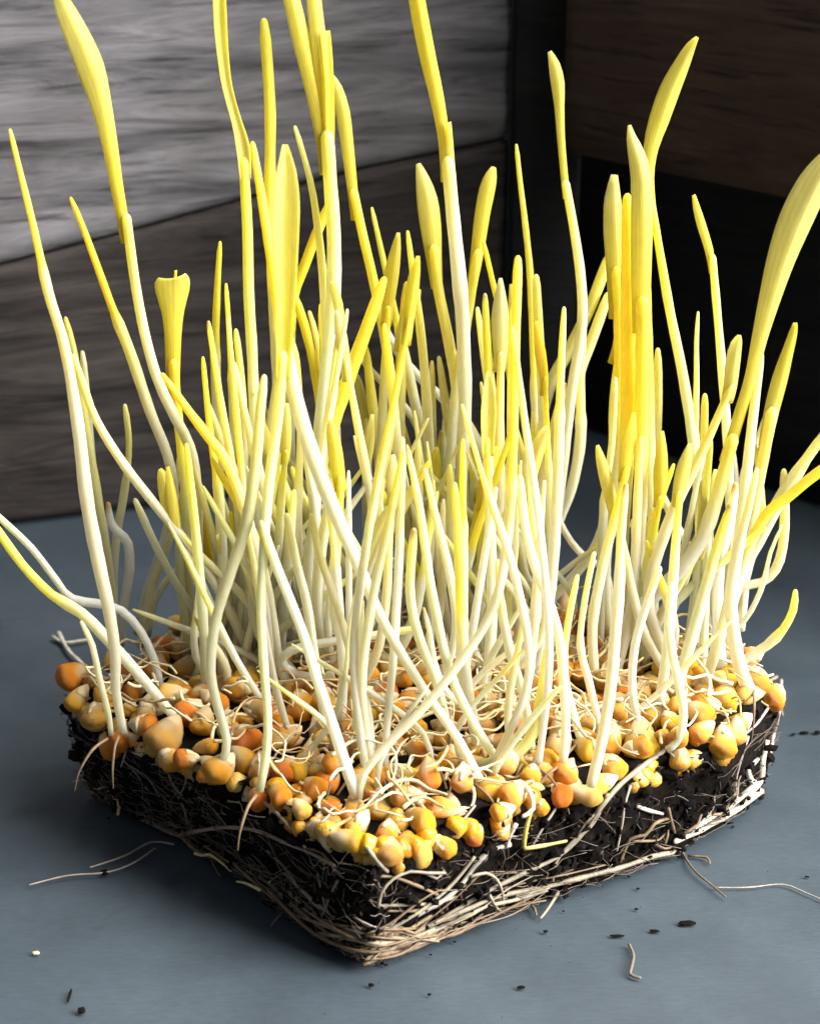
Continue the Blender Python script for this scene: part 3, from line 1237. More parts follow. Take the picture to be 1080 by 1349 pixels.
# ------------------------------------------------------------------ sprouts
S_GROUP = "corn sprouts growing from the soil block"
ZS = ZT + 0.004


def strip_mesh(name, pts, curl, thick, roll, q0, q1, base_off, fold=0.17):
    """a leaf blade: pts (Vector, width); rolled gutter-like across, with real thickness"""
    path = [p for p, _ in pts]
    n = len(path)
    fr = frames(path)
    M = 14
    sgn = 1 if rnd.random() < 0.12 else -1          # most blades show their rounded back
    top, bot, cols = [], [], []
    for i, (p, wd) in enumerate(pts):
        t = fr[i][0]
        view = (EYE - p).normalized()
        side = t.cross(view).normalized()
        front = side.cross(t).normalized()
        rr = roll * (1 - 0.3 * i / n)
        s2 = side * math.cos(rr) + front * math.sin(rr)
        f2 = front * math.cos(rr) - side * math.sin(rr)
        th = curl(i / (n - 1))
        rad = (wd / 2) / max(math.sin(min(th, math.pi / 2)), 0.15)
        for k in range(M + 1):
            a = th * (2 * k / M - 1)
            off = s2 * (math.sin(a) * rad) + f2 * ((math.cos(a) - 1) * rad * -sgn + sgn * abs(2 * k / M - 1) * wd * fold * min(1, 1.6 * i / n))
            nn = (s2 * (-sgn * math.sin(a)) + f2 * math.cos(a))
            top.append(p + off + nn * thick / 2 - base_off)
            bot.append(p + off - nn * thick / 2 - base_off)
            e = abs(2 * k / M - 1)
            q = q0 + (q1 - q0) * i / (n - 1) - 0.05 * e
            vein = (0.80 if k == M // 2 else 0.91 if k % 2 else 1.0) * (1 + 0.07 * noise.noise(Vector((p.x * 300, k * 0.7, p.z * 60))))
            cols.append(tuple(min(0.97, a_ * vein) for a_ in hue(q)))
    W = M + 1
    nt = len(top)
    fs = []
    for i in range(n - 1):
        for k in range(M):
            a = i * W + k
            fs.append((a, a + 1, a + W + 1, a + W))
            fs.append((nt + a, nt + a + W, nt + a + W + 1, nt + a + 1))
        a = i * W
        fs.append((a, a + W, nt + a + W, nt + a))
        a = i * W + M
        fs.append((a, nt + a, nt + a + W, a + W))
    for i in (0, n - 1):
        for k in range(M):
            a = i * W + k
            fs.append((a, nt + a, nt + a + 1, a + 1) if i == 0 else (a, a + 1, nt + a + 1, nt + a))
    return mesh_of(name, top + bot, fs, M_LEAF, cols + cols)


def stem_path(pts, base, k, flip):
    out = []
    for (x, y) in pts:
        p = on_y(x, y, base.y, k, base.z)
        out.append(p)
    return out


def sprout(label, pts, wd, y0=0.35, y1=0.95, q=0.8, qb=0.06, leaves=(), k=None, kernel=None, bz=None, group=S_GROUP, sides=12):
    """pts: base to tip, as seen in the photograph and set on the plane through the base"""
    bx, by = pts[0]
    base = on_z(bx, by, ZS if bz is None else bz)
    if k is None:
        k = rnd.uniform(-0.10, 0.10)
    root = tag(empty("corn_sprout", base), label, "corn sprout", group)
    P = [tuple(p) for p in stem_path(pts, base, k, False)]
    Q = [Vector(a) for a in spline(P, 0.0032)]
    n = len(Q)
    L = [0.0]
    for a, b in zip(Q, Q[1:]):
        L.append(L[-1] + (b - a).length)
    wd = [x * 0.81 for x in wd]
    ws = list(wd) if len(wd) > 2 else [wd[0], (wd[0] + wd[1]) / 2, wd[1]]
    rad = []
    m = len(ws) - 1
    joint = rnd.uniform(0.5, 0.8) if (not leaves and rnd.random() < 0.45 and len(pts) > 4) else 2
    slim_ = rnd.uniform(0.74, 0.88)
    for i in range(n):
        f = L[i] / L[-1] * m
        j = min(int(f), m - 1)
        e = f - j
        if j == m - 1 and not leaves:
            e = e ** 1.5
        rad.append(px_size(Q[i], ws[j] + (ws[j + 1] - ws[j]) * e) / 2)
        g = L[i] / L[-1]
        if g > joint:
            rad[-1] *= slim_
        elif joint - g < 0.03:
            rad[-1] *= 1.07                                   # the lip of the sheath the leaf roll comes out of
    # the last stretch narrows to a point unless a leaf comes out of it
    if not leaves:
        for i in range(n):
            d = (L[-1] - L[i]) / max(rad[-1] * 4, 1e-6)
            if d < 1:
                rad[i] *= 0.7 + 0.3 * math.sqrt(max(d, 0))
    sd = rnd.uniform(0, 99)
    loc = [p - base for p in Q]
    v, f, t = tube_data(loc, rad, sides, 0, True, 0.10, sd)
    cols = []
    tint = rnd.choice(((1, 1, 1), (0.97, 1.0, 0.92), (1.0, 0.965, 0.93), (1, 1, 0.98), (0.98, 0.99, 1.08), (1.0, 0.97, 0.90)))
    dry = rnd.random() < 0.16 and not leaves
    for vi, (tt, p) in enumerate(zip(t, v)):
        g = sstep(y0, y1, tt) if joint > 1 else 0.55 * sstep(y0, joint, tt) + 0.45 * (tt > joint)
        qq = qb + (q - qb) * g + 0.05 * noise.noise(Vector((p.x * 900, p.z * 60, sd)))
        pat = 1 + 0.10 * noise.noise(Vector((p.x * 220, p.y * 220, p.z * 45 + sd)))
        cols.append(tuple(min(0.97, a * b * pat) for a, b in zip(hue(qq), tint)))
        if vi % 2 and sides > 9:
            cols[-1] = tuple(a * 0.955 for a in cols[-1])
        if dry and tt > 0.985:
            cols[-1] = (0.52, 0.36, 0.16)
    link("stem", mesh_of("stem", v, f, M_STEM, cols), root)
    for lf in leaves:
        lp, opt = lf
        lk = opt.get('k', k)
        seq = [(*on_y(x, y, base.y, k, base.z), wpx) for (x, y, wpx) in lp]
        # bend the blade a little out of the plane towards its tip
        bend = opt.get('bend', rnd.uniform(-0.006, 0.006))
        m2 = len(seq)
        seq = [(x, y + bend * (i / (m2 - 1)) ** 2, z, wpx) for i, (x, y, z, wpx) in enumerate(seq)]
        sp = spline(seq, 0.0024)
        pts2 = [(Vector(a[:3]), max(0.0006, px_size(Vector(a[:3]), a[3]))) for a in sp]
        c0, c1 = opt.get('curl', (1.25, 0.55))
        me = strip_mesh("leaf", pts2, lambda t_, c0=c0, c1=c1 * 0.45: c1 + (c0 - c1) * (1 - t_) ** 2.2, 0.00030, -0.2 - abs(opt.get('roll', rnd.uniform(-0.35, 0.35))),
                        opt.get('q0', 0.85), opt.get('q1', 0.62), base, opt.get('fold', 0.17))
        link("leaf", me, root)
    if kernel is None and by > 870 and bz is None and base.y < cen.y + 0.02:
        kernel = (bx + rnd.uniform(-6, 6), by + rnd.uniform(4, 12), rnd.uniform(36, 46), rnd.uniform(32, 40), rnd.choice('aoyc'))
        r0 = base + Vector((rnd.uniform(-.002, .002), -0.002, 0.0))
        sx = rnd.uniform(-1, 1)
        rp_ = [tuple(r0), tuple(r0 + Vector((0.004 * sx, -0.004, -0.001))), tuple(r0 + Vector((0.008 * sx, -0.0065, -0.006))), tuple(r0 + Vector((0.010 * sx, -0.006, -0.012)))]
        rq = [Vector(a) - base for a in spline(rp_, 0.0012)]
        v_, f_, t_ = tube_data(rq, [0.00045 - 0.0003 * i / len(rq) for i in range(len(rq))], 6, 0, True, 0.3, sd)
        link("root", mesh_of("root", v_, f_, M_ROOT, [R_TAN] * len(v_)), root)
    if kernel:
        x, y, wp, hp, tone = kernel
        make_kernel(kernel_spot(x, y, wp, hp), wp, hp, tone, None, root)
    return root


def LF(pts, **kw):
    return (pts, kw)


# ---- left side
sprout("tall thin stem farthest left with a pointed yellow tip", [(163, 965), (153, 910), (152, 860), (143, 800), (130, 740), (115, 660), (103, 560), (85, 455), (64, 385), (45, 300), (28, 230), (14, 172)], (13, 24, 17, 8), 0.5, 0.95, 0.78)
sprout("slim greenish yellow shoot leaning on the tall far left stem", [(150, 840), (146, 770), (136, 700), (119, 600), (106, 515), (96, 455), (87, 420)], (15, 17, 9), 0.2, 0.9, 0.62, 0.3)
sprout("short olive yellow nub at the foot of the far left stems", [(150, 830), (148, 800), (146, 768)], (15, 12), 0.2, 0.8, 0.8, 0.3)
sprout("long white stem slanting down right across the left clump", [(338, 885), (300, 800), (265, 740), (215, 678), (165, 614), (128, 555), (109, 505), (98, 470)], (15, 16, 12), 0.6, 0.95, 0.5)
sprout("short white tip beside the far left stems with a blunt end", [(140, 800), (128, 680), (118, 560), (113, 500), (109, 465)], (14, 12, 10), 0.5, 1, 0.25)
sprout("single pale green shoot with blunt tip standing free on the left", [(152, 838), (150, 760), (155, 700), (163, 655), (170, 600), (169, 565), (165, 535)], (13, 14, 12), 0.2, 0.8, 0.52)
sprout("bent white stem bulging right behind the far left shoots", [(158, 850), (163, 800), (171, 750), (169, 716), (158, 703), (147, 690), (143, 665)], (15, 16, 12), 0.9, 1, 0.1, 0.0)
sprout("tall left sprout with a broad drooping yellow blade cut by the top", [(268, 862), (262, 740), (259, 640), (250, 588), (232, 552), (208, 500), (191, 440), (178, 370), (167, 288)], (14, 18, 17, 15), 0.55, 1.0, 0.6, 0.12,
       [LF([(168, 320, 13), (163, 285, 15), (155, 240, 17), (147, 190, 21), (137, 140, 28), (124, 90, 38), (106, 45, 34), (90, 10, 26), (76, -28, 8)], curl=(1.4, 0.5), q0=0.85, q1=0.58, roll=0.15, bend=-0.004)])
sprout("slanting stem with a golden pointed tip left of the broad blade", [(185, 852), (200, 775), (222, 712), (230, 655), (221, 600), (198, 542), (172, 465), (150, 410), (130, 355), (108, 295), (94, 262)], (13, 16, 18, 11), 0.45, 0.9, 0.92)
sprout("golden sprout opening into a small trumpet shaped leaf", [(252, 852), (247, 700), (240, 600), (233, 535), (229, 480)], (13, 15, 17), 0.3, 0.9, 0.9, 0.2,
       [LF([(230, 540, 15), (229, 490, 18), (229, 440, 22), (229, 410, 30), (229, 385, 44), (229, 371, 45), (229, 364, 36)], curl=(1.5, 1.3), q0=0.95, q1=0.66, roll=0.0, bend=-0.002, fold=0.0),
        LF([(230, 392, 5), (232, 366, 4), (234, 352, 2)], curl=(0.8, 0.5), q0=0.8, q1=0.7)])
sprout("yellow shoot slanting down right below the trumpet leaf", [(362, 905), (350, 800), (328, 690), (300, 612), (278, 580), (250, 543), (230, 515), (215, 494)], (14, 16, 18, 10), 0.35, 0.85, 0.85)
sprout("thin yellow green stem slanting down right in the left clump", [(372, 905), (358, 800), (340, 718), (325, 684), (300, 640), (280, 605)], (14, 13, 11), 0.35, 0.85, 0.72)
sprout("white kneed stem with a golden leaf hanging down", [(248, 860), (238, 760), (238, 690), (244, 640), (254, 622)], (14, 15, 14), 0.5, 1, 0.55, 0.15,
       [LF([(252, 618, 10), (262, 650, 14), (270, 690, 20), (280, 725, 22), (288, 745, 16), (292, 756, 5)], curl=(1.3, 0.9), q0=0.85, q1=0.98, bend=-0.012, roll=0.2)])
sprout("blunt ended white stem leaning left in front of the slate gap", [(292, 865), (263, 815), (236, 775), (206, 720), (190, 685), (179, 660)], (13, 13, 12), 0.8, 1, 0.3)
sprout("white stem rising right through the slate gap on the left", [(180, 835), (188, 795), (205, 745), (220, 695), (232, 640), (236, 600)], (12, 13, 11), 0.6, 1, 0.35)
sprout("second thin white stem rising right through the left slate gap", [(195, 838), (205, 790), (226, 758), (252, 735), (262, 690)], (11, 12, 10), 0.7, 1, 0.3)
sprout("long low stem drooping out of the picture on the left", [(233, 948), (200, 908), (165, 868), (135, 835), (108, 808), (68, 783), (30, 744), (2, 705), (-22, 672)], (16, 19, 19, 17), 0.35, 0.85, 0.68, 0.05, kernel=(220, 966, 62, 60, 't'), k=0.1)
sprout("white stem with a sharp bend drooping left above the long low one", [(212, 905), (203, 868), (186, 832), (160, 804), (128, 795), (95, 789), (75, 765), (42, 722), (2, 684), (-20, 664)], (12, 14, 16, 15), 0.8, 1, 0.3, 0.0, k=0.1)
sprout("thin pale stem dangling below the long low one at left", [(147, 968), (143, 940), (131, 892), (122, 850), (108, 820)], (9, 11, 8), 0.8, 1, 0.3, 0.15)
sprout("straight gold tipped shoot a little right of the trumpet leaf", [(300, 835), (292, 700), (287, 560), (284, 470), (286, 390), (290, 320)], (14, 15, 17, 9), 0.4, 0.85, 0.88)
sprout("plain yellow shoot touching the gold tipped one at its right", [(312, 840), (308, 700), (308, 560), (304, 470), (298, 375)], (15, 16, 15, 9), 0.35, 0.85, 0.75)
sprout("pale shoot with a narrow tip right of the gold pair", [(325, 850), (322, 700), (322, 580), (318, 500), (311, 436)], (15, 17, 10), 0.4, 0.9, 0.6)
# ---- left of centre
sprout("tall pale stem with a thin ribbon leaf bending up past the top", [(345, 860), (338, 740), (336, 600), (333, 480), (328, 390), (326, 300), (321, 215)], (15, 17, 18, 17), 0.4, 0.95, 0.75, 0.15,
       [LF([(322, 235, 14), (319, 195, 18), (311, 160, 13), (299, 115, 13), (293, 70, 15), (290, 30, 17), (288, -28, 17)], curl=(1.4, 0.9), q0=0.62, q1=0.75, roll=0.1)])
sprout("very long stem running from front centre up left to a golden sheath", [(632, 1028), (602, 972), (566, 920), (531, 865), (500, 810), (470, 740), (441, 675), (412, 600), (391, 530), (370, 430), (357, 340), (345, 262), (333, 190)], (15, 16, 25, 24, 15), 0.5, 0.92, 0.88, 0.05, k=0.28)
sprout("upright yellow shoot with a rounded tip near the top left centre", [(376, 850), (370, 700), (366, 520), (360, 380), (356, 260), (356, 150), (352, 80), (348, 30)], (15, 17, 19, 19), 0.35, 0.8, 0.8, 0.12)
sprout("broad yellow blade on a shaded beige stem left of centre", [(342, 1042), (350, 1000), (353, 950), (348, 880), (344, 800), (347, 735), (353, 650), (366, 550), (372, 470)], (14, 15, 17, 18), 0.55, 1, 0.55, 0.18,
       [LF([(371, 500, 17), (373, 440, 22), (374, 380, 29), (374, 320, 35), (375, 265, 36), (376, 225, 25), (375, 192, 7)], curl=(1.4, 0.5), q0=0.8, q1=0.66, roll=-0.1)], k=0.22)
sprout("long golden shoot crossing diagonally down to a hooked foot", [(290, 850), (312, 862), (338, 866), (360, 846), (380, 800), (395, 740), (410, 670), (430, 590), (455, 510), (481, 438), (505, 370)], (13, 14, 17, 24, 18), 0.35, 0.8, 0.86, 0.1, k=0.05)
sprout("greenish white stem curving down to a hook at the left front", [(270, 1012), (292, 1004), (299, 975), (288, 935), (278, 885), (284, 820), (305, 750), (325, 690), (337, 610), (343, 540), (348, 498)], (14, 15, 19, 20, 14), 0.3, 0.9, 0.5, 0.2, kernel=(270, 985, 38, 30, 'a'))
sprout("thick pale stem with two long yellow blades rising past the top", [(425, 850), (415, 720), (418, 610), (428, 510), (438, 410), (440, 320), (435, 240), (431, 180)], (17, 22, 25, 22), 0.5, 1, 0.6, 0.05,
       [LF([(432, 230, 17), (427, 180, 20), (416, 125, 22), (404, 75, 24), (392, 28, 24), (378, -28, 20)], curl=(1.3, 0.7), q0=0.85, q1=0.7, roll=0.2),
        LF([(432, 225, 15), (431, 170, 18), (427, 110, 22), (420, 50, 22), (414, 0, 20), (410, -28, 16)], curl=(1.2, 0.8), q0=0.8, q1=0.68, roll=-0.25),
        LF([(434, 220, 10), (434, 150, 12), (432, 80, 11), (430, 42, 8)], curl=(1.0, 0.8), q0=0.8, q1=0.7, roll=-0.3)])
sprout("sickle shaped yellow shoot just right of the two tall blades", [(548, 780), (530, 620), (512, 480), (495, 385), (478, 310), (466, 255)], (15, 17, 15), 0.35, 0.9, 0.75, 0.1,
       [LF([(470, 290, 12), (465, 245, 14), (459, 195, 17), (453, 150, 19), (444, 118, 15), (436, 102, 5)], curl=(1.3, 0.7), q0=0.85, q1=0.66, roll=-0.2)])
sprout("slender pale shoot with pointed tip left of the two tall blades", [(455, 830), (440, 640), (432, 480), (425, 360), (413, 260), (400, 205), (389, 168)], (15, 17, 15, 8), 0.4, 0.9, 0.55)
sprout("gold shoot slanting up right into the two bladed stem", [(392, 800), (384, 640), (382, 480), (386, 395), (402, 348), (417, 308), (432, 272)], (15, 17, 17, 17), 0.4, 0.75, 0.92)
sprout("straight golden shoot below the slanting gold one", [(445, 820), (436, 680), (425, 560), (413, 480), (400, 425), (387, 388)], (14, 15, 15), 0.3, 0.8, 0.9, 0.12)
sprout("thin pale shoot in the gap right of the straight golden one", [(452, 830), (440, 640), (428, 520), (418, 450), (408, 412)], (14, 13, 9), 0.4, 0.95, 0.6)
sprout("white stem slanting behind the golden diagonal towards the right", [(690, 780), (640, 605), (590, 532), (560, 505), (525, 465), (498, 416)], (15, 15, 14), 0.9, 1, 0.2, 0.0)
sprout("second white stem slanting behind the centre shoots", [(640, 770), (600, 640), (560, 575), (527, 528), (490, 490), (472, 466)], (14, 15, 13), 0.9, 1, 0.2, 0.0)
sprout("thick blunt white stem leaning left at the right of centre", [(705, 800), (690, 730), (667, 660), (637, 602), (608, 547)], (16, 22, 24, 22), 0.9, 1, 0.3, 0.03)
# ---- centre
sprout("straight yellow shoot with a fine tip just left of centre", [(572, 790), (562, 620), (540, 500), (524, 430), (511, 370), (500, 320), (490, 275)], (16, 18, 17, 9), 0.35, 0.9, 0.72)
sprout("thin upright shoot with pointed tip in the dark gap at centre", [(575, 800), (568, 640), (560, 500), (552, 420), (545, 370), (537, 306)], (16, 18, 16, 8), 0.4, 0.9, 0.68)
sprout("short golden shoot beside the thin upright centre one", [(530, 800), (527, 660), (526, 540), (530, 450), (535, 375)], (16, 18, 20, 12), 0.3, 0.75, 0.88)
sprout("large pale yellow spear shaped leaf in the centre", [(612, 800), (610, 640), (602, 520), (590, 445), (577, 380), (572, 330)], (16, 19, 17), 0.4, 1, 0.7, 0.12,
       [LF([(577, 380, 15), (573, 340, 21), (569, 300, 28), (564, 265, 28), (557, 238, 18), (551, 221, 6)], curl=(1.3, 0.5), q0=0.8, q1=0.55, roll=0.1)])
sprout("tall grey white stem with a golden strap leaf leaving the top centre", [(592, 820), (602, 700), (612, 560), (610, 440), (604, 360), (597, 290), (590, 215)], (15, 18, 22, 25, 22), 0.8, 1, 0.5, 0.06,
       [LF([(590, 240, 15), (586, 185, 15), (577, 130, 18), (566, 80, 21), (555, 25, 22), (546, -28, 20)], curl=(1.35, 0.9), q0=0.8, q1=0.85, roll=0.1),
        LF([(596, 240, 12), (593, 195, 11), (591, 160, 7)], curl=(1.2, 1.0), q0=0.6, q1=0.7, roll=-0.3)])
sprout("yellow leaf leaning right with a rounded tip right of the tall stem", [(586, 810), (590, 660), (600, 520), (612, 440), (623, 370), (629, 335)], (15, 18, 16), 0.35, 1, 0.78, 0.12,
       [LF([(624, 370, 13), (630, 330, 17), (636, 285, 20), (643, 250, 21), (648, 232, 15), (651, 223, 6)], curl=(1.3, 0.6), q0=0.88, q1=0.66)])
sprout("narrow golden shoot slanting left under the rounded leaf", [(690, 800), (682, 640), (673, 510), (660, 420), (648, 368), (637, 320)], (14, 15, 14, 10), 0.3, 0.85, 0.85)
sprout("slim pointed shoot against the black recess right of centre", [(712, 800), (708, 620), (702, 450), (698, 360), (691, 290), (685, 240), (680, 192)], (14, 16, 15, 9), 0.45, 0.95, 0.66)
sprout("long shoot curving from a round yellow tip down to the front corner", [(472, 1052), (480, 1018), (511, 980), (560, 930), (600, 880), (635, 830), (656, 780), (667, 720), (674, 640), (677, 540), (679, 440), (682, 342)], (14, 15, 16, 19, 21), 0.45, 0.8, 0.78, 0.08, k=0.32)
sprout("pale flat tipped shoot beside the round yellow tip", [(720, 800), (718, 660), (714, 520), (709, 430), (706, 366)], (15, 18, 16, 15), 0.4, 0.9, 0.6)
sprout("thin yellow shoot with a small spoon leaf above the right of centre", [(720, 790), (738, 640), (752, 520), (766, 430), (765, 370), (757, 310), (745, 243)], (15, 17, 17, 14), 0.6, 1, 0.55, 0.1,
       [LF([(747, 262, 9), (743, 225, 9), (739, 180, 10), (737, 140, 13), (735, 110, 18), (730, 85, 15), (723, 66, 5)], curl=(1.3, 0.6), q0=0.75, q1=0.58, roll=-0.1)])
sprout("pale shoot slanting right to lean on the yellow bundle", [(690, 760), (700, 620), (722, 515), (750, 460), (778, 402), (803, 335)], (14, 17, 20, 18), 0.4, 0.9, 0.6)
sprout("second pale shoot slanting parallel below the leaning one", [(715, 770), (715, 640), (735, 552), (757, 505), (782, 440), (800, 390)], (14, 17, 18, 16), 0.4, 0.9, 0.5)
sprout("curved pale stem bowing right beside the dark gap", [(722, 775), (732, 700), (752, 645), (764, 580), (764, 500), (768, 420)], (15, 16, 19, 17), 0.3, 0.9, 0.45)
sprout("thin white stem sagging along the bottom of the dark gap", [(806, 800), (798, 752), (775, 738), (752, 714), (734, 680), (722, 640)], (11, 11, 10), 0.9, 1, 0.2, 0.0)
# ---- the yellow bundle, right
sprout("pale leaf with rounded top at the left of the yellow bundle", [(800, 840), (798, 740), (808, 640), (815, 540), (816, 430), (812, 360)], (15, 18, 20, 20), 0.3, 0.8, 0.85, 0.1,
       [LF([(814, 420, 20), (812, 350, 25), (810, 300, 27), (809, 262, 22), (811, 234, 9)], curl=(1.3, 0.6), q0=0.85, q1=0.5, roll=0.2)])
sprout("bright yellow shoot at the heart of the yellow bundle", [(812, 850), (818, 740), (824, 620), (828, 500), (828, 400), (828, 320), (826, 262)], (17, 20, 26, 28, 22), 0.25, 0.6, 0.84, 0.12, k=-0.02)
sprout("pale topped blade standing tallest in the yellow bundle", [(838, 850), (842, 740), (844, 620), (845, 500), (846, 400)], (15, 20, 24, 22), 0.25, 0.8, 0.8, 0.1,
       [LF([(846, 440, 22), (846, 360, 27), (847, 290, 29), (846, 235, 27), (840, 205, 22), (834, 185, 13), (832, 171, 4)], curl=(1.3, 0.6), q0=0.82, q1=0.5, roll=-0.1)])
sprout("slim yellow green shoot at the right side of the yellow bundle", [(862, 840), (860, 720), (856, 600), (853, 480), (851, 380), (849, 310)], (14, 17, 18, 12), 0.3, 0.7, 0.76)
sprout("white stem low in the yellow bundle", [(790, 850), (792, 740), (796, 660), (806, 580), (810, 500)], (14, 15, 14), 0.5, 1, 0.4)
sprout("straight shoot with a slanting yellow blade pointing upper right", [(915, 850), (922, 720), (914, 600), (900, 500), (882, 410), (870, 340), (858, 268)], (14, 16, 17, 12), 0.5, 0.95, 0.72, 0.12,
       [LF([(861, 290, 10), (855, 235, 14), (858, 195, 20), (868, 160, 27), (882, 118, 28), (897, 82, 21), (907, 58, 13), (914, 45, 4)], curl=(1.2, 0.5), q0=0.78, q1=0.62, roll=0.15)])
sprout("short pale shoot with rounded tip right of the yellow bundle", [(862, 830), (860, 700), (863, 600), (866, 530), (866, 462)], (14, 15, 16, 13), 0.4, 0.95, 0.5)
sprout("thin stem slanting down right out of the yellow bundle", [(925, 790), (907, 722), (890, 692), (873, 655), (857, 616), (848, 580)], (13, 13, 11), 0.4, 0.9, 0.5)
sprout("slender shoot bent at a collar with a narrow yellow tip at right", [(960, 850), (962, 700), (957, 570), (951, 490), (945, 420), (938, 340)], (13, 15, 15, 12), 0.5, 1, 0.6, 0.15,
       [LF([(940, 360, 9), (935, 330, 11), (924, 295, 12), (916, 270, 9), (911, 253, 4)], curl=(1.4, 1.0), q0=0.72, q1=0.7)])
sprout("thin shoot with a notched tip standing in the black gap at right", [(935, 840), (925, 700), (916, 600), (917, 500), (917, 450), (919, 412)], (13, 15, 13, 7), 0.4, 0.9, 0.52)
sprout("short slim shoot next to the notched one", [(945, 840), (935, 720), (927, 620), (928, 522)], (13, 14, 12), 0.4, 0.9, 0.58)
sprout("big right sprout with a wide blade curling out past the right edge", [(795, 880), (815, 832), (850, 795), (898, 748), (928, 700), (948, 640), (964, 580)], (20, 24, 26, 24, 20), 0.5, 1, 0.72, 0.02,
       [LF([(958, 610, 18), (975, 550, 17), (990, 500, 18), (1001, 450, 22), (1014, 400, 30), (1030, 345, 40), (1050, 290, 48), (1072, 240, 44), (1090, 205, 26), (1100, 192, 8)], curl=(1.35, 0.55), q0=0.78, q1=0.45, roll=0.35, bend=-0.004)], k=-0.05)
sprout("yellow spear leaf with a white tip near the right edge", [(975, 830), (985, 720), (998, 640), (1008, 585), (1016, 545)], (14, 18, 20), 0.2, 0.9, 0.6, 0.1,
       [LF([(1008, 590, 16), (1017, 545, 20), (1028, 500, 21), (1038, 462, 15), (1044, 438, 11), (1046, 424, 5)], curl=(1.3, 0.8), q0=0.62, q1=0.8)])
sprout("white stem hidden behind the spear leaf at right", [(955, 820), (965, 690), (985, 608), (1002, 570), (1012, 540)], (13, 14, 12), 0.8, 1, 0.3)
sprout("short yellowish shoot below the spear leaf at right", [(968, 830), (985, 745), (1002, 690), (1002, 650), (997, 610), (990, 572)], (14, 16, 14, 10), 0.3, 0.9, 0.55)
sprout("hooked shoot swinging out right and up to a white tip", [(962, 850), (966, 790), (980, 772), (1003, 767), (1021, 750), (1030, 722), (1033, 680), (1032, 622)], (13, 15, 16, 14), 0.3, 0.8, 0.45)
sprout("golden shoot slanting to the right edge", [(958, 860), (965, 790), (985, 722), (1010, 676), (1036, 656), (1062, 634), (1102, 604)], (14, 17, 18, 18), 0.35, 0.7, 0.86, 0.1)
sprout("wide pale shoot slanting to the right edge above the golden one", [(950, 850), (975, 760), (1005, 700), (1028, 656), (1050, 622), (1075, 586), (1104, 552)], (14, 20, 22, 20), 0.6, 1, 0.45)
sprout("short shoot curling up at the right corner of the block", [(965, 885), (985, 866), (1010, 850), (1031, 829), (1044, 804), (1047, 780)], (13, 16, 17, 15), 0.3, 0.85, 0.62)
sprout("small golden shoot poking left under the right stems", [(942, 800), (947, 745), (962, 717), (985, 697)], (12, 14, 12), 0.3, 0.7, 0.92)
sprout("pinkish white stem alone in the right hand gap", [(972, 820), (974, 740), (974, 690), (969, 640), (964, 590)], (13, 12, 11), 0.9, 1, 0.2, 0.0)
sprout("stout white stem rising at the right corner", [(985, 908), (970, 862), (962, 790), (970, 730), (985, 670), (996, 620)], (24, 22, 18, 15), 0.8, 1, 0.3, 0.0)
sprout("white stem just left of the stout corner one", [(950, 885), (945, 800), (948, 740), (960, 690), (968, 640)], (18, 18, 15), 0.8, 1, 0.3, 0.02)
sprout("slim white stem third from the right corner", [(925, 885), (928, 800), (930, 740), (932, 680)], (15, 15, 13), 0.8, 1, 0.3, 0.04)
# ---- foreground stems
sprout("hooked white stem with its foot on the soil at the right", [(878, 988), (893, 975), (900, 945), (896, 912), (885, 862), (880, 815), (884, 770)], (13, 15, 15, 13), 0.9, 1, 0.15, 0.0, kernel=(842, 976, 58, 48, 'y'), k=0.1)
sprout("grey white stem rising from the round orange kernel", [(741, 1005), (745, 960), (742, 900), (737, 845), (722, 790), (702, 740), (690, 685), (685, 630)], (15, 16, 17, 14), 0.8, 1, 0.35, 0.03, k=0.2)
sprout("thick white stem growing straight up from a cream kernel at front right", [(778, 1036), (793, 972), (804, 905), (810, 835), (815, 775), (818, 700), (824, 640)], (17, 19, 19, 16), 0.8, 1, 0.4, 0.0, kernel=(768, 1046, 54, 34, 'c'), k=0.2)
sprout("white stem leaning left from the front corner kernels", [(470, 1050), (452, 998), (434, 942), (416, 890), (401, 840), (382, 790), (362, 740), (345, 690)], (20, 17, 16, 15), 0.8, 1, 0.4, 0.0, kernel=(458, 1106, 54, 40, 'y'), k=0.25)
sprout("upright white stem behind the front corner crossing", [(488, 1008), (487, 960), (476, 900), (457, 840), (438, 780), (421, 730), (410, 680)], (15, 17, 16, 15), 0.8, 1, 0.4, 0.02, k=0.2)
sprout("slim white stem rising near the middle of the front edge", [(506, 1010), (510, 955), (515, 900), (520, 840), (525, 745), (529, 640), (530, 580)], (12, 14, 15, 14), 0.7, 1, 0.4, 0.0, k=0.2)
sprout("pale stem behind the leaning front one", [(430, 960), (418, 890), (405, 800), (390, 740), (378, 680)], (14, 15, 14), 0.7, 1, 0.4, 0.03)
sprout("white stem standing between the front pair and the centre", [(450, 950), (452, 880), (446, 800), (440, 720), (432, 650)], (15, 17, 15), 0.7, 1, 0.45, 0.05)
sprout("thick white strand looped flat across the kernels left of centre", [(440, 888), (415, 892), (388, 886), (372, 872), (382, 858), (410, 850), (450, 843), (500, 836), (548, 828)], (13, 15, 13), 0.6, 1, 0.4, 0.05, bz=ZT + 0.010, k=0.0)
sprout("yellow pointed tip poking out left of the hooked golden foot", [(360, 858), (345, 850), (325, 846), (305, 848)], (12, 15, 10), 0.1, 0.6, 0.85, 0.4)
sprout("yellow stem slanting down right at the centre front", [(612, 860), (590, 812), (566, 782), (541, 735), (520, 692), (496, 628)], (16, 14, 13, 10), 0.05, 0.5, 0.74, 0.5)
sprout("gold streaked short shoot leaning right at the centre front", [(584, 850), (590, 815), (600, 780), (612, 742), (626, 690), (634, 640)], (14, 16, 18, 14), 0.0, 0.4, 0.86, 0.6)
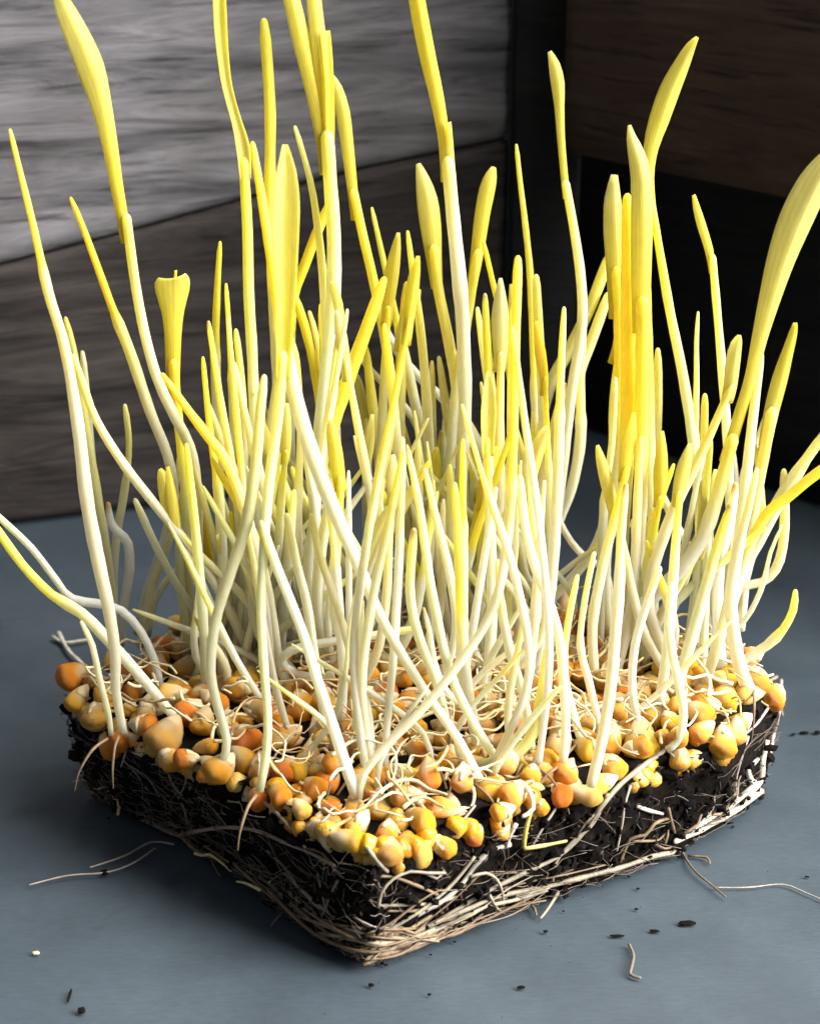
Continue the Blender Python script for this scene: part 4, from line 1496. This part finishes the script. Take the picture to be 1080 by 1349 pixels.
sprout("thick yellow shoot lying along the kernels at front right", [(628, 1008), (655, 1002), (685, 988), (702, 965), (710, 935), (716, 900), (722, 850)], (14, 20, 19, 15), 0.0, 0.4, 0.55, 0.32, k=0.2)
sprout("short pale yellow shoot behind the front right kernels", [(765, 975), (752, 930), (742, 880), (748, 820), (760, 760)], (13, 14, 12), 0.2, 0.8, 0.5)
sprout("white stem leaning right behind the big golden kernel", [(700, 985), (690, 920), (672, 860), (660, 800), (655, 740)], (14, 16, 15), 0.7, 1, 0.4, 0.02)
sprout("pale stem rising from the tan husks in the centre", [(590, 960), (575, 900), (552, 840), (540, 780), (545, 700)], (14, 16, 15), 0.6, 1, 0.45, 0.04)
sprout("slender white stem beside the amber kernel at the back", [(790, 960), (776, 900), (764, 850), (770, 790), (782, 730)], (12, 14, 13), 0.7, 1, 0.4, 0.02)
sprout("white stem with a curved foot left of the hooked one", [(840, 955), (832, 905), (836, 850), (850, 800), (868, 750)], (13, 14, 13), 0.7, 1, 0.35, 0.0)

fill_list = fill_kernels()

# ---- the crowd inside: thin shoots whose feet are lost among the rest
MARKS = [("the trumpet leaf", 229, 420), ("the hanging golden leaf", 280, 700), ("the broad yellow blade", 374, 330), ("the long golden diagonal", 470, 460),
         ("the two tall blades", 432, 230), ("the pale spear leaf", 568, 300), ("the tall grey white stem", 604, 400), ("the round yellow tip", 682, 400),
         ("the flat tipped pale shoot", 708, 420), ("the blunt slanting white stem", 625, 580), ("the dark gap", 785, 600), ("the yellow bundle", 828, 480),
         ("the notched shoot", 917, 450), ("the big curling blade", 990, 500), ("the hooked right shoot", 1030, 690), ("the stout corner stem", 985, 700)]
KMARKS = [("the far left corner kernel", 97, 888), ("the cream topped kernel", 243, 880), ("the curved greenish stem", 282, 900), ("the straight front stem", 350, 960),
          ("the tall glossy orange kernel", 408, 1000), ("the leaning front stem", 425, 910), ("the looped white strand", 400, 870), ("the ringed tan capped kernel", 562, 1023),
          ("the thick white stem", 800, 930), ("the curved grey white stem", 742, 900), ("the large glossy yellow kernel", 955, 918), ("the hooked white stem", 896, 920),
          ("the tall amber back kernel", 745, 800), ("the split tan kernel", 640, 930), ("the long curved front stem", 600, 880)]
used_labels = set()


def to_px(p):
    v = p - EYE
    return 540 + F * v.x / depth(p), 674.5 - F * (v.y * SP + v.z * CP) / depth(p)


def place_words(x, y, marks):
    for nm, mx, my in sorted(marks, key=lambda m: (m[1] - x) ** 2 + (m[2] - y) ** 2)[:7]:
        dx, dy = x - mx, y - my
        far = "close " if math.hypot(dx, dy) < 45 else ""
        if abs(dx) > 1.6 * abs(dy):
            yield "%s%s of %s" % (far, "right" if dx > 0 else "left", nm)
        elif abs(dy) > 1.6 * abs(dx):
            yield "%s%s %s" % (far, "below" if dy > 0 else "above", nm)
        else:
            yield "%s%s and %s of %s" % (far, "below" if dy > 0 else "above", "right" if dx > 0 else "left", nm)


def own_label(head, x, y, marks, common):
    for wds in place_words(x, y, marks):
        s = head + " " + wds
        if s not in used_labels and len(s.split()) <= 16:
            used_labels.add(s)
            return s
    return common


for o in fill_list:
    x, y = to_px(o.matrix_basis.translation)
    tone = {'o': "orange", 'a': "amber", 'y': "yellow", 'c': "cream", 't': "tan"}[o["tone"]]
    del o["tone"]
    head = tone + (" kernel in loose papery skin" if o.children else " smooth kernel")
    tag(o, own_label(head, x, y, KMARKS, "small kernel half hidden in the pale tangle under the crowded shoots"), "corn kernel", K_GROUP)

n = 0
while n < 205:
    x, y = rnd.uniform(min(TX), max(TX)), rnd.uniform(min(TY), max(TY))
    t = 0.80
    if not inside(cen.x + (x - cen.x) / t, cen.y + (y - cen.y) / t):
        continue
    ux, uy = to_px(Vector((x, y, ZS)))
    if ux > 735 and ux < 800 and rnd.random() < 0.8:
        continue
    if ux < 290 and rnd.random() < 0.75:
        continue
    if uy > 900 and rnd.random() < 0.85:
        continue
    top = rnd.uniform(370, 660) + 0.22 * abs(ux - 540)
    h = uy - top
    lean = (ux - 540) / 540 * rnd.uniform(20, 75) + rnd.gauss(0, 46)
    bow = rnd.gauss(0, 28)
    low = n >= 98                                   # the last ones are short, thin and cross the others low down
    if low:
        top = uy - rnd.uniform(90, 290)
        h = uy - top
        lean = rnd.gauss(0, 75) + (ux - 540) * 0.06
        bow = rnd.gauss(0, 26)
    pts = [(ux, uy), (ux + lean * 0.15 + bow * 0.9, uy - h * 0.25), (ux + lean * 0.42 + bow * 0.8, uy - h * 0.52),
           (ux + lean * 0.75 + bow * 0.3, uy - h * 0.8), (ux + lean, top)]
    if 745 < pts[-1][0] < 805 or 530 < pts[2][0] < 548:
        continue
    a = rnd.uniform(11.5, 18)
    q = rnd.uniform(0.35, 0.92)
    if low:
        a = rnd.uniform(8.5, 13)
        q = rnd.uniform(0.15, 0.6)
    if rnd.random() < 0.4 and q > 0.5:
        d = rnd.uniform(45, 100)
        sx = rnd.uniform(-14, 14) + lean * 0.2
        tx, ty = pts[-1]
        lv = [LF([(tx - lean * 0.06, ty + h * 0.06, a * 0.9), (tx, ty, a), (tx + sx * 0.4, ty - d * 0.45, a * rnd.uniform(1.0, 1.35)), (tx + sx * 0.8, ty - d * 0.8, a * 0.8), (tx + sx, ty - d, 4)],
                 curl=(1.35, rnd.uniform(0.6, 1.0)), q0=q, q1=q - rnd.uniform(-0.05, 0.25))]
    else:
        lv = ()
    hue_word = "white" if q < 0.42 else "cream" if q < 0.58 else "yellow" if q < 0.8 else "golden"
    lean_word = "upright" if abs(lean) < 22 else "right leaning" if lean > 0 else "left leaning"
    head = "%s %s %s shoot%s" % ("slim" if a < 14 else "stout", lean_word, hue_word + (" tipped" if not lv else ""), " with pointed leaf" if lv else "")
    lab = own_label(head, pts[-1][0], top, MARKS, "thin pale shoot with its foot lost in the crowd in the middle of the block")
    sprout(lab, pts, (a, a * 1.15, a * 1.05, a * 0.65), rnd.uniform(0.3, 0.6), 1.0, q, rnd.uniform(0.0, 0.13), lv, sides=10)
    n += 1

# ------------------------------------------------------------------ crumbs dropped on the slate
def crumb(px, py, wp, hp, label, material, seed):
    c = on_z(px, py, 0)
    a, b = px_size(c, wp) / 2, px_size(c, hp) / 2 / 0.7
    vs = [Vector((q.x * a, q.y * b, q.z * min(a, b) * 0.5)) * (1 + 0.35 * noise.noise(q * 2 + Vector((seed, 0, 0)))) for q in ico_v]
    lo = min(v.z for v in vs)
    o = link("soil_crumb", mesh_of("soil_crumb", [v - Vector((0, 0, lo)) for v in vs], ico_f, material, smooth=False), None, (c.x, c.y, -0.0002))
    return tag(o, label, "crumb", "crumbs dropped on the slate surface")


crumb(108, 1333, 13, 9, "dark soil crumb at the bottom left corner of the picture", M_SOIL, 1)
crumb(138, 1151, 14, 9, "dark soil crumb caught on the thin root at the left", M_SOIL, 2)
crumb(48, 1256, 12, 5, "pale flake lying alone on the slate at the lower left", M_COAT, 3)
crumb(686, 1301, 12, 5, "small dark fleck below the front right of the block", M_SOIL, 4)
crumb(862, 1227, 16, 5, "larger dark fleck right of the block's front", M_SOIL, 5)
crumb(905, 1217, 26, 7, "long dark smear of soil right of the block's front", M_SOIL, 6)
crumb(1058, 966, 14, 5, "soil fleck on the slate beyond the right corner", M_SOIL, 7)
crumb(1076, 966, 10, 6, "second soil fleck at the right edge of the picture", M_SOIL, 8)
crumb(92, 1312, 5, 26, "thin dark splinter upright in the lower left corner", M_SOIL, 9)
crumb(812, 1233, 22, 4, "thin dark fleck left of the curled root hair", M_SOIL, 10)
P = [tuple(on_z(x, y, 0.0004)) for x, y in ((828, 1244), (834, 1258), (832, 1272), (830, 1284), (842, 1288))]
Q = [Vector(q) for q in spline(P, 0.001)]
o0 = Q[0].copy()
o0.z = 0
v, f, t = tube_data([q - o0 for q in Q], [0.0004] * len(Q), 6)
tag(link("root_scrap", mesh_of("root_scrap", v, f, M_ROOT, [(0.16, 0.13, 0.10)] * len(v)), None, o0), "curled brown scrap of root lying on the slate at lower right", "root scrap")

# dust of peat shed round the foot of the block: beyond counting
cv, cf = [], []
for k in range(90):
    i = rnd.randrange(len(rb))
    e = rb[i] + (rb[i] - Vector((cen.x, cen.y, 0))).normalized() * (0.001 + 0.045 * rnd.random() ** 2.6)
    r = 0.00012 + 0.0005 * rnd.random() ** 3
    o = len(cv)
    for q in ico_v:
        cv.append(Vector((e.x, e.y, r * 0.4)) + Vector((q.x * 1.3, q.y, q.z * 0.6)) * (r * (1 + rnd.uniform(-0.3, 0.3))))
    cf += [[o + a for a in f] for f in ico_f]
tag(link("soil_dust", mesh_of("soil_dust", cv, cf, M_SOIL, smooth=False)), "fine dark peat dust shed around the foot of the block", None, None, "stuff")
